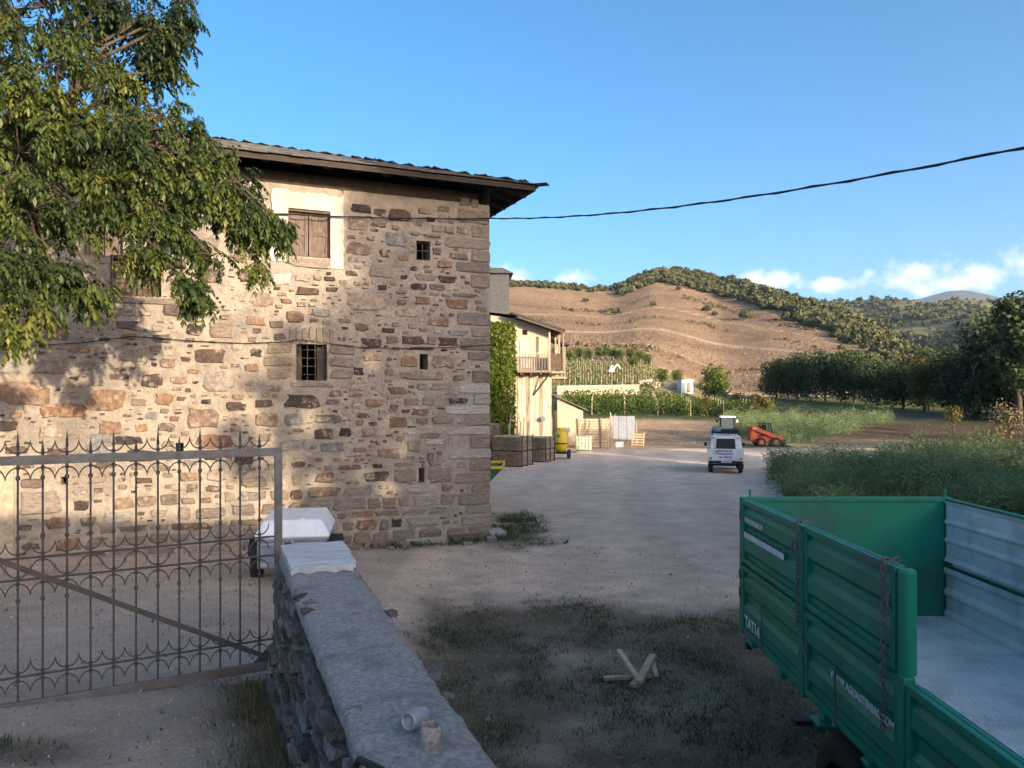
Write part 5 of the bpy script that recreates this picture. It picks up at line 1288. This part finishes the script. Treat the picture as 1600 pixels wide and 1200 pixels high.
for k in range(11):
    xx = .5+k*.2
    if bal is None: bal = B_('baluster', MT['greywood'], lambda b: b.box((0,0,6.4), (.055,.055,1.15)), 0); bal.location = (xx,-1.03,0)
    else: inst(bal, 'baluster', bh, (xx,-1.03,0))
for k in range(20): 
    mb = MB(); mb.box((3.6, -.95+k*.215, 6.4), (.03, .2, 1.15)); mb.build('parapet_board', MT['oldwood'], bh)
mb = MB(); mb.box((3.1,-1.0,6.4),(.9,.03,1.2)); mb.build('parapet_board', MT['oldwood'], bh)
# second gallery further along
B_('gallery_floor', MT['greywood'], lambda b: b.box((4.1,9.2,5.5), (2.1,2.6,.18)), .01); B_('gallery_roof', MT['slate'], lambda b: b.add([(2.4,7.5,9.3),(5.3,7.5,8.15),(5.3,10.8,8.15),(2.4,10.8,9.3),(2.4,7.5,9.45),(5.3,7.5,8.3),(5.3,10.8,8.3),(2.4,10.8,9.45)], [(3,2,1,0),(4,5,6,7),(0,1,5,4),(1,2,6,5),(2,3,7,6),(3,0,4,7)]), 0)
for xx in (3.7,4.35,5.0): B_('gallery_post', MT['greywood'], lambda b: b.box((xx,8.0,6.95), (.12,.12,2.75)), 0)
B_('gallery_rail', MT['greywood'], lambda b: b.box((4.1,8.0,6.75),(2.0,.08,.08)), 0)
for k in range(8): inst(bal, 'baluster', bh, (3.2+k*.25, 8.0, -.2))
B_('gallery_strut', MT['oldwood'], lambda b: b.bar((2.9,8.3,4.5),(4.9,8.3,5.4),.12,.12), 0)
# slate clad tower of the roof
B_('slate_turret', MT['slate'], lambda b: b.box((-1.4,2.0,11.4), (2.5,2.4,3.2)), .01)
B_('turret_cap', MT['slate'], lambda b: b.add([(-2.9,.5,13.0),(.15,.5,13.0),(.15,3.5,13.0),(-2.9,3.5,13.0),(-2.2,1.2,13.5),(-.6,1.2,13.5),(-.6,2.8,13.5),(-2.2,2.8,13.5)], [(3,2,1,0),(4,5,6,7),(0,1,5,4),(1,2,6,5),(2,3,7,6),(3,0,4,7)]), 0)
# climbing plant on its end wall
ivo = HB0+Vector((-.75,-.5,0)); iv = empty('climbing_ivy', ivo, 'tall bright yellow green ivy covering the end wall of the balcony house', 'ivy')
mb = MB(); st = MB(); ri = random.Random(6)
for _ in range(7000):
    z = ri.uniform(.8, 9.3); hw = .98+.12*nz(z*1.2, 0)-.25*max(0, (z-8.7)); X = ri.uniform(-hw, hw)
    bulge = .42*sqrt(max(0, 1-(X/hw)**2))+.22*nz(X*3.2, z*2.6)
    p = Vector((X, -bulge*ri.uniform(.6,1.05), z)); leaf(mb, p, (Vector((ri.uniform(-1,1),ri.uniform(-1,.2),ri.uniform(-1.2,.3)))).normalized(), rdir(ri), ri.uniform(.14,.26), ri.uniform(.11,.2), min(1,max(0,.5+.45*nz(X*2.5,z*2.5,3)+ri.uniform(-.3,.3))))
for k in range(5): st.tube([(k*.25-.5,.1,-.2),(k*.2-.4,-.1,1.0),(k*.3-.6,.05,3),(k*.28-.5,.2,6)], [.05,.04,.03,.01], 6)
mb.build('foliage', IVY, iv); st.build('stem', BARK, iv)
# low hut beside it
hu_ = empty('stone_hut', on(4.6, 63.5), 'low pale stone hut with sloping slate roof beside the balcony house', 'hut', radians(4)); U_ = thing_builder(hu_)
U_('wall', MT['stucco_stone'], lambda b: b.box((0,0,1.2), (2.1,3,3.0)), .03); U_('roof', MT['slate'], lambda b: b.add([(-1.3,-1.8,3.9),(1.35,-1.8,2.75),(1.35,1.8,2.75),(-1.3,1.8,3.9),(-1.3,-1.8,4.0),(1.35,-1.8,2.87),(1.35,1.8,2.87),(-1.3,1.8,4.0)], [(3,2,1,0),(4,5,6,7),(0,1,5,4),(1,2,6,5),(2,3,7,6),(3,0,4,7)]), 0)
U_('gable', MT['stucco_stone'], lambda b: b.add([(-1.05,-1.5,2.7),(1.05,-1.5,2.7),(-1.05,-1.5,3.75)], [(0,1,2)]), 0)
# ================================================================= things stored by the house
def stake_stack(X, Y, rz, lab, w=2.0, d=1.5, tiers=2, th=.78):
    root = empty('stake_stack', on(X, Y), lab, 'stakes', rz, 'stacks of vine stakes by the ivy'); r = random.Random(int(X*10+99))
    for t in range(tiers):
        z0 = .06+t*(th+.06); mb = MB(); nx_, nz_ = 26, 10
        for i in range(nx_):
            for j in range(nz_):
                x = lerp(-w/2+.04, w/2-.04, i/(nx_-1))+r.uniform(-.015,.015); z = z0+.04+j*th/nz_+r.uniform(-.012,.012)
                mb.tube([(x+r.uniform(-.02,.02), -d/2+r.uniform(-.08,.04), z), (x+r.uniform(-.02,.02), d/2+r.uniform(-.04,.08), z)], .031, 5, r.random())
        o = mb.build('stake_layer', MT['greywood'], root); o['kind'] = 'stuff'
        for sy in (-.45, .0, .45):
            for sx in (-1, 1):
                f = MB(); f.box((sx*(w/2+.03), sy*d, z0+th/2), (.05,.06,th+.1)); f.build('frame_post', MT['oldwood'], root)
            f = MB(); f.box((0, sy*d, z0-.04), (w+.1,.08,.06)); f.build('bearer', MT['oldwood'], root)
    return root
stake_stack(.05, 43.6, radians(-24), 'two tier stack of dark vine stakes below the ivy', 1.75, 1.7)
stake_stack(1.55, 46.6, radians(-24), 'stack of vine stakes beside the yellow sprayer', 1.6, 1.6, 2, .68)
stake_stack(-1.35, 44.5, radians(-6), 'tall crate of stakes close to the house corner', 1.3, 1.4, 3, .72)
lp = random.Random(2)
for k in range(6):
    X = lerp(-.3, 1.0, k/5); a = on(X, 50.5); mb = MB(); mb.tube([(0,0,-.05),(lp.uniform(-.25,.25),.35,2.4+lp.uniform(-.4,.5))], .035, 6); o = mb.build('leaning_stake', MT['greywood']); o.location = a; tag(o, 'long grey stake leaning upright behind the stake stacks', 'stake', 'stakes leaning behind the stacks')
sp = empty('crop_sprayer', on(3.05, 48.3), 'yellow plastic sprayer tank with teal sticker on a wheeled frame', 'sprayer', radians(-15)); Y_ = thing_builder(sp)
Y_('tank', MT['yellow'], lambda b: b.lathe([(.001,.42),(.25,.44),(.38,.60),(.43,.95),(.43,1.35),(.38,1.62),(.24,1.78),(.18,1.80),(.001,1.80)], n=22), 0, None, True)
Y_('tank_lid', MT['yellow'], lambda b: b.lathe([(.001,1.8),(.16,1.8),(.16,1.9),(.10,1.93),(.001,1.93)], n=16), 0); Y_('tank_band', MT['black'], lambda b: b.lathe([(.435,.93),(.445,.94),(.445,1.0),(.435,1.01)], n=22), 0)
Y_('sticker', MT['teal'], lambda b: b.lathe([(.001,-.445),(.11,-.44),(.11,-.43),(.001,-.42)], c=(-.05,0,1.45), axis='Y', n=18), 0)
Y_('frame', MT['black'], lambda b: (b.box((0,0,.38),(.9,1.1,.08)), b.bar((0,.5,.38),(0,1.4,.4),.06,.06)), .01)
for sx in (-1,1): Y_('wheel', MT['tyre'], lambda b: b.lathe([(.12,-.07),(.27,-.08),(.3,-.04),(.3,.04),(.27,.08),(.12,.07)], c=(sx*.52,.1,.3), axis='X', n=20), 0, None, True)
o = MB(); o.lathe([(.001,-.04),(.17,-.04),(.20,-.02),(.2,.03),(.05,.06),(.001,.06)], axis='Y', n=18); q = o.build('round_fan_cover', MT['bluegrey'], smooth=False); q.location = Vector((2.25, 55.75, 2.3)); tag(q, 'round grey fan cover on the plank wall beside the sprayer', 'fan')
ib = empty('water_tank', on(5.05, 54.0), 'pale green cube water tank in a steel cage beside the sprayer', 'tank', radians(-6)); I_ = thing_builder(ib)
I_('tank', MT['ibc'], lambda b: b.box((0,0,.68),(1.1,.95,1.0)), .06); I_('lid', MT['black'], lambda b: b.lathe([(.001,1.17),(.1,1.17),(.1,1.22),(.001,1.22)], n=14), 0); I_('pallet', MT['greywood'], lambda b: [b.box((0,y,.07),(1.2,.12,.14)) for y in (-.42,0,.42)], 0)
def cage(b):
    for i in range(6):
        x = -.57+i*.228; b.tube([(x,-.5,.14),(x,-.5,1.2)], .012, 5); b.tube([(x,.5,.14),(x,.5,1.2)], .012, 5)
    for j in range(5):
        z = .2+j*.24; b.tube([(-.57,-.51,z),(.57,-.51,z),(.57,.51,z),(-.57,.51,z),(-.57,-.51,z)], .012, 5)
I_('cage', MT['galv'], cage, 0)
pl_ = empty('board_stack', on(6.1, 58.5), 'stack of wide tan boards leaning behind the water tank', 'boards', radians(-4)); r5 = random.Random(9)
for j in range(11):
    mb = MB(); mb.box((r5.uniform(-.06,.06), .12*j*.1, .14+j*.2), (2.6+r5.uniform(-.15,.1), .5, .17)); mb.build('board', MT['palewood'], pl_, bevel=.01)
for x in (-1.0,.7): mb = MB(); mb.box((x,-.3,1.15),(.1,.07,2.4)); mb.build('upright', MT['greywood'], pl_)
for k, (dx, ln) in enumerate(((-.3,.4),(-.05,.25),(.15,.5),(.3,-.25),(.42,-.5))):
    mb = MB(); mb.tube([(0,0,-.03),(ln*.6,.25,2.35+.1*k)], .04, 6); o = mb.build('wooden_pole', MT['palewood']); o.location = on(7.1+dx, 56.2); tag(o, 'pale wooden pole propped in a tepee beside the water tank', 'pole', 'poles propped beside the water tank')
mp_ = empty('metal_sheets', on(9.0, 62.5), 'grey metal sheet panels leaning upright at the edge of the bare field', 'panel', radians(-8)); 
for k in range(3):
    mb = MB(); mb.bar((-.65+k*.66,.0,.4),(-.65+k*.66,.5,2.3),.62,.05,up=(0,1,0)); mb.build('sheet', MT['galv'], mp_)
for x in (-1.1,1.15): mb = MB(); mb.bar((x,-.1,-.1),(x*.95,.6,1.9),.12,.12); mb.build('prop', MT['greywood'], mp_)
pa = empty('pallet', on(9.9, 60.5), 'pale wooden pallet leaning below the grey metal sheets', 'pallet', radians(-20))
for k in range(5): mb = MB(); mb.bar((-.5,.05*k,.12+k*.2),(.5,.05*k,.12+k*.2),.03,.11); mb.build('slat', MT['palewood'], pa)
for x in (-.45,.45): mb = MB(); mb.bar((x,.06,0),(x,.32,1.05),.08,.06); mb.build('stringer', MT['palewood'], pa)
cb_ = MB(); cb_.box((0,0,.2),(.6,.5,.42)); o = cb_.build('white_bucket_crate', MT['white'], bevel=.03); o.location = on(8.3, 59.5); tag(o, 'small white crate on the ground before the metal sheets', 'crate')
# low kerb of stones / earth bank at the edge of the bare field
bk = MB(); rk = random.Random(14)
for i in range(150):
    X = lerp(6.5, 18, i/149)+rk.uniform(-.1,.1); Y = 64.5+rk.uniform(-.4,.4)+1.2*sin(i*.05); s = rk.uniform(.06,.16); p = on(X, Y, s*.2); mb_ = bk
    V = [p+Vector((cos(a)*s*rk.uniform(.7,1.2), sin(a)*s*rk.uniform(.7,1.2), -s*.4)) for a in (0,1.26,2.5,3.77,5.0)]+[p+Vector((0,0,s*.6))]
    bk.add(V, [(k, (k+1) % 5, 5) for k in range(5)])
for _ in range(2600):
    Y = rk.uniform(64, 92); X = rk.uniform(.10*Y, .285*Y); s = rk.uniform(.03,.09); p = on(X, Y, 0)
    V = [p+Vector((cos(a)*s*rk.uniform(.7,1.4), sin(a)*s, -s*.3)) for a in (0,1.57,3.14,4.7)]+[p+Vector((0,0,s*.7))]; bk.add(V, [(k, (k+1) % 4, 4) for k in range(4)])
o = tag(bk.build('earth_clods', ramp_mat('earth_clod', [(0,(.32,.225,.14)),(.6,(.40,.29,.18)),(1,(.46,.34,.22))], .95, 3, .3, .4, 12)), 'tan earth clods over the bare tilled field', 'soil'); o['kind'] = 'stuff'
# long pale terrace wall, small white hut, digger, parked cars
tw_ = empty('terrace_wall', on(12.4, 116), 'long pale rendered terrace wall behind the vine rows', 'wall')
mb = MB(); mb.bar((-5.6,0,.3),(6.8,0,.5),.4,1.9); mb.build('wall_body', MT['cream'], tw_, bevel=.03)
mb = MB(); mb.bar((-5.7,0,1.28),(6.9,0,1.48),.5,.08); mb.build('coping', MT['white_plaster'], tw_)
wh_ = empty('white_hut', on((1070-800)/F*136, 136), 'tiny white hut beside the round sunlit tree', 'hut', .2); W_ = thing_builder(wh_)
W_('wall', MT['white'], lambda b: b.box((0,0,1.0),(2.2,2,2.4)), .03); W_('roof', MT['galv'], lambda b: b.box((0,0,2.26),(2.5,2.3,.12)), .01); W_('door', MT['greywood'], lambda b: b.box((.3,-1.01,.9),(.7,.03,1.7)), 0)
for i, (px, d) in enumerate(((1008,134),(1022,132),(1046,138))):
    mb = MB(); mb.box((0,0,.3),(2.4,1.0,.9)); mb.v = [(a+rk.uniform(-.2,.2), b+rk.uniform(-.2,.2), c+rk.uniform(-.15,.15)) for a, b, c in mb.v]; o = mb.build('rubble_wall', MT['cream'], bevel=.08); o.location = on((px-800)/F*d, d); tag(o, 'low pale rubble wall left of the tiny white hut', 'wall', 'low rubble walls by the white hut')
dg = empty('excavator', on((955-800)/F*150, 150), 'small white digger working on the vine terraces', 'excavator', .3); dg.scale = (.72,.72,.72); D_2 = thing_builder(dg)
D_2('tracks', MT['black'], lambda b: (b.box((0,-.6,.25),(2.0,.35,.5)), b.box((0,.6,.25),(2.0,.35,.5))), .05); D_2('body', MT['white'], lambda b: b.box((-.2,0,.9),(1.7,1.4,.7)), .05); D_2('cab', MT['white'], lambda b: b.box((.0,-.2,1.75),(.9,.9,1.0)), .05); D_2('cab_window', MT['glass'], lambda b: b.box((.1,-.66,1.85),(.6,.02,.6)), 0)
D_2('boom', MT['white'], lambda b: (b.bar((.5,.2,1.1),(1.9,.2,2.7),.22,.28), b.bar((1.9,.2,2.7),(2.9,.2,1.5),.18,.22)), .01); D_2('bucket', MT['black'], lambda b: b.prism([(2.75,1.4),(3.15,1.4),(3.2,.9),(2.9,.8)], 'Y', -.15, .55), 0)
for i, (px, d, m) in enumerate(((1316,168,'white'),(1395,172,'galv'))):
    cr_ = empty('parked_car', on((px-800)/F*d, d), ('white' if i == 0 else 'silver')+' car parked in the shade under the walnut row', 'car', .2); C_3 = thing_builder(cr_)
    C_3('body', MT[m], lambda b: b.prism([(-2.0,.35),(2.0,.35),(2.05,.75),(1.2,.9),(.6,1.4),(-1.1,1.42),(-1.8,.95),(-2.05,.85)], 'Y', -.82, .82), .08); C_3('windows', MT['glass'], lambda b: b.prism([(1.0,.92),(.55,1.34),(-1.05,1.36),(-1.6,.95)], 'Y', -.83, .83), .01)
    for x in (-1.25,1.25):
        for s in (-1,1): C_3('wheel', MT['tyre'], lambda b: b.lathe([(.001,-.1),(.3,-.1),(.32,0),(.3,.1),(.001,.1)], c=(x,s*.75,.32), axis='Y', n=16), 0)
o = MB(); o.box((0,0,.5),(.09,.09,1.1)); o = o.build('marker_post', MT['oldwood']); o.location = on((1492-800)/F*43, 43); tag(o, 'short dark post at the back edge of the asparagus bed', 'post')
# pole that carries the cable, right of the trailer
up = empty('utility_pole', on(7.04, 9.5), 'wooden utility pole carrying the thick cable beyond the trailer', 'pole'); mb = MB(); mb.tube([(0,0,-.3),(0,0,7.6)], [.13,.10], 12); mb.build('shaft', BARK, up, smooth=True); mb = MB(); mb.tube([(-.12,0,7.12),(.12,0,7.12)], .03, 8); mb.build('bracket', MT['iron'], up)
# stones and debris along the facade foot
for k in range(14):
    lx = -rk.uniform(.2, 4.6); p = Vector((CX,CY,0))+fx*lx-fy*rk.uniform(.35, 1.0); s = rk.uniform(.06,.2); mb = MB(); mb.box((0,0,s*.25),(s*1.7,s*1.2,s*.7)); mb.v = [(a+rk.uniform(-.2,.2)*s, b+rk.uniform(-.2,.2)*s, c+rk.uniform(-.15,.15)*s) for a,b,c in mb.v]
    o = mb.build('loose_stone', MT['quoin'], bevel=.02); o.location = on(p.x, p.y); o.rotation_euler.z = rk.random()*3; tag(o, 'loose grey stone lying in the grass at the foot of the facade', 'stone', 'loose stones at the facade foot')

# unseen house added behind the viewer, right of the lane: its shade lies over the gate and the foot of the facade
lh = empty('added_shade_house', (12.5, -10.0, 0), 'unseen plain stone house added to shade the gate and facade foot', 'house'); Q_ = thing_builder(lh)
Q_('wall', MT['stucco_stone'], lambda b: b.box((0,0,3.2),(15,9,7.4)), 0)
Q_('roof', MT['slate'], lambda b: b.add([(-8,-5,6.9),(8,-5,6.9),(8,5,6.9),(-8,5,6.9),(-4,0,8.2),(4,0,8.2)], [(3,2,1,0),(0,1,5,4),(1,2,5),(2,3,4,5),(3,0,4)]), 0)
for x in (-3.4,0,3.4):
    Q_('window', MT['glass'], lambda b: b.box((x,4.51,5.6),(.9,.05,1.3)), 0); Q_('window_sill', MT['quoin'], lambda b: b.box((x,4.58,4.9),(1.2,.2,.1)), 0)
Q_('door', MT['oldwood'], lambda b: b.box((-1.7,4.52,1.3),(1.3,.06,2.4)), 0)

# ================================================================= air between here and the far hills
hz_ = MB(); hz_.box((0, 3600, 480), (19000, 8400, 1000))
hm = bpy.data.materials.new('valley_air'); hm.use_nodes = True; hn = hm.node_tree; hn.nodes.remove(hn.nodes['Principled BSDF'])
pv = hn.nodes.new('ShaderNodeVolumePrincipled'); pv.inputs['Color'].default_value = (.55,.76,1,1); pv.inputs['Density'].default_value = 5e-5; pv.inputs['Anisotropy'].default_value = 0
hn.links.new(pv.outputs[0], hn.nodes['Material Output'].inputs['Volume'])
ho_ = hz_.build('haze', hm); ho_['kind'] = 'stuff'; tag(ho_, 'thin blue air haze over the far ridge and mountain', 'haze')
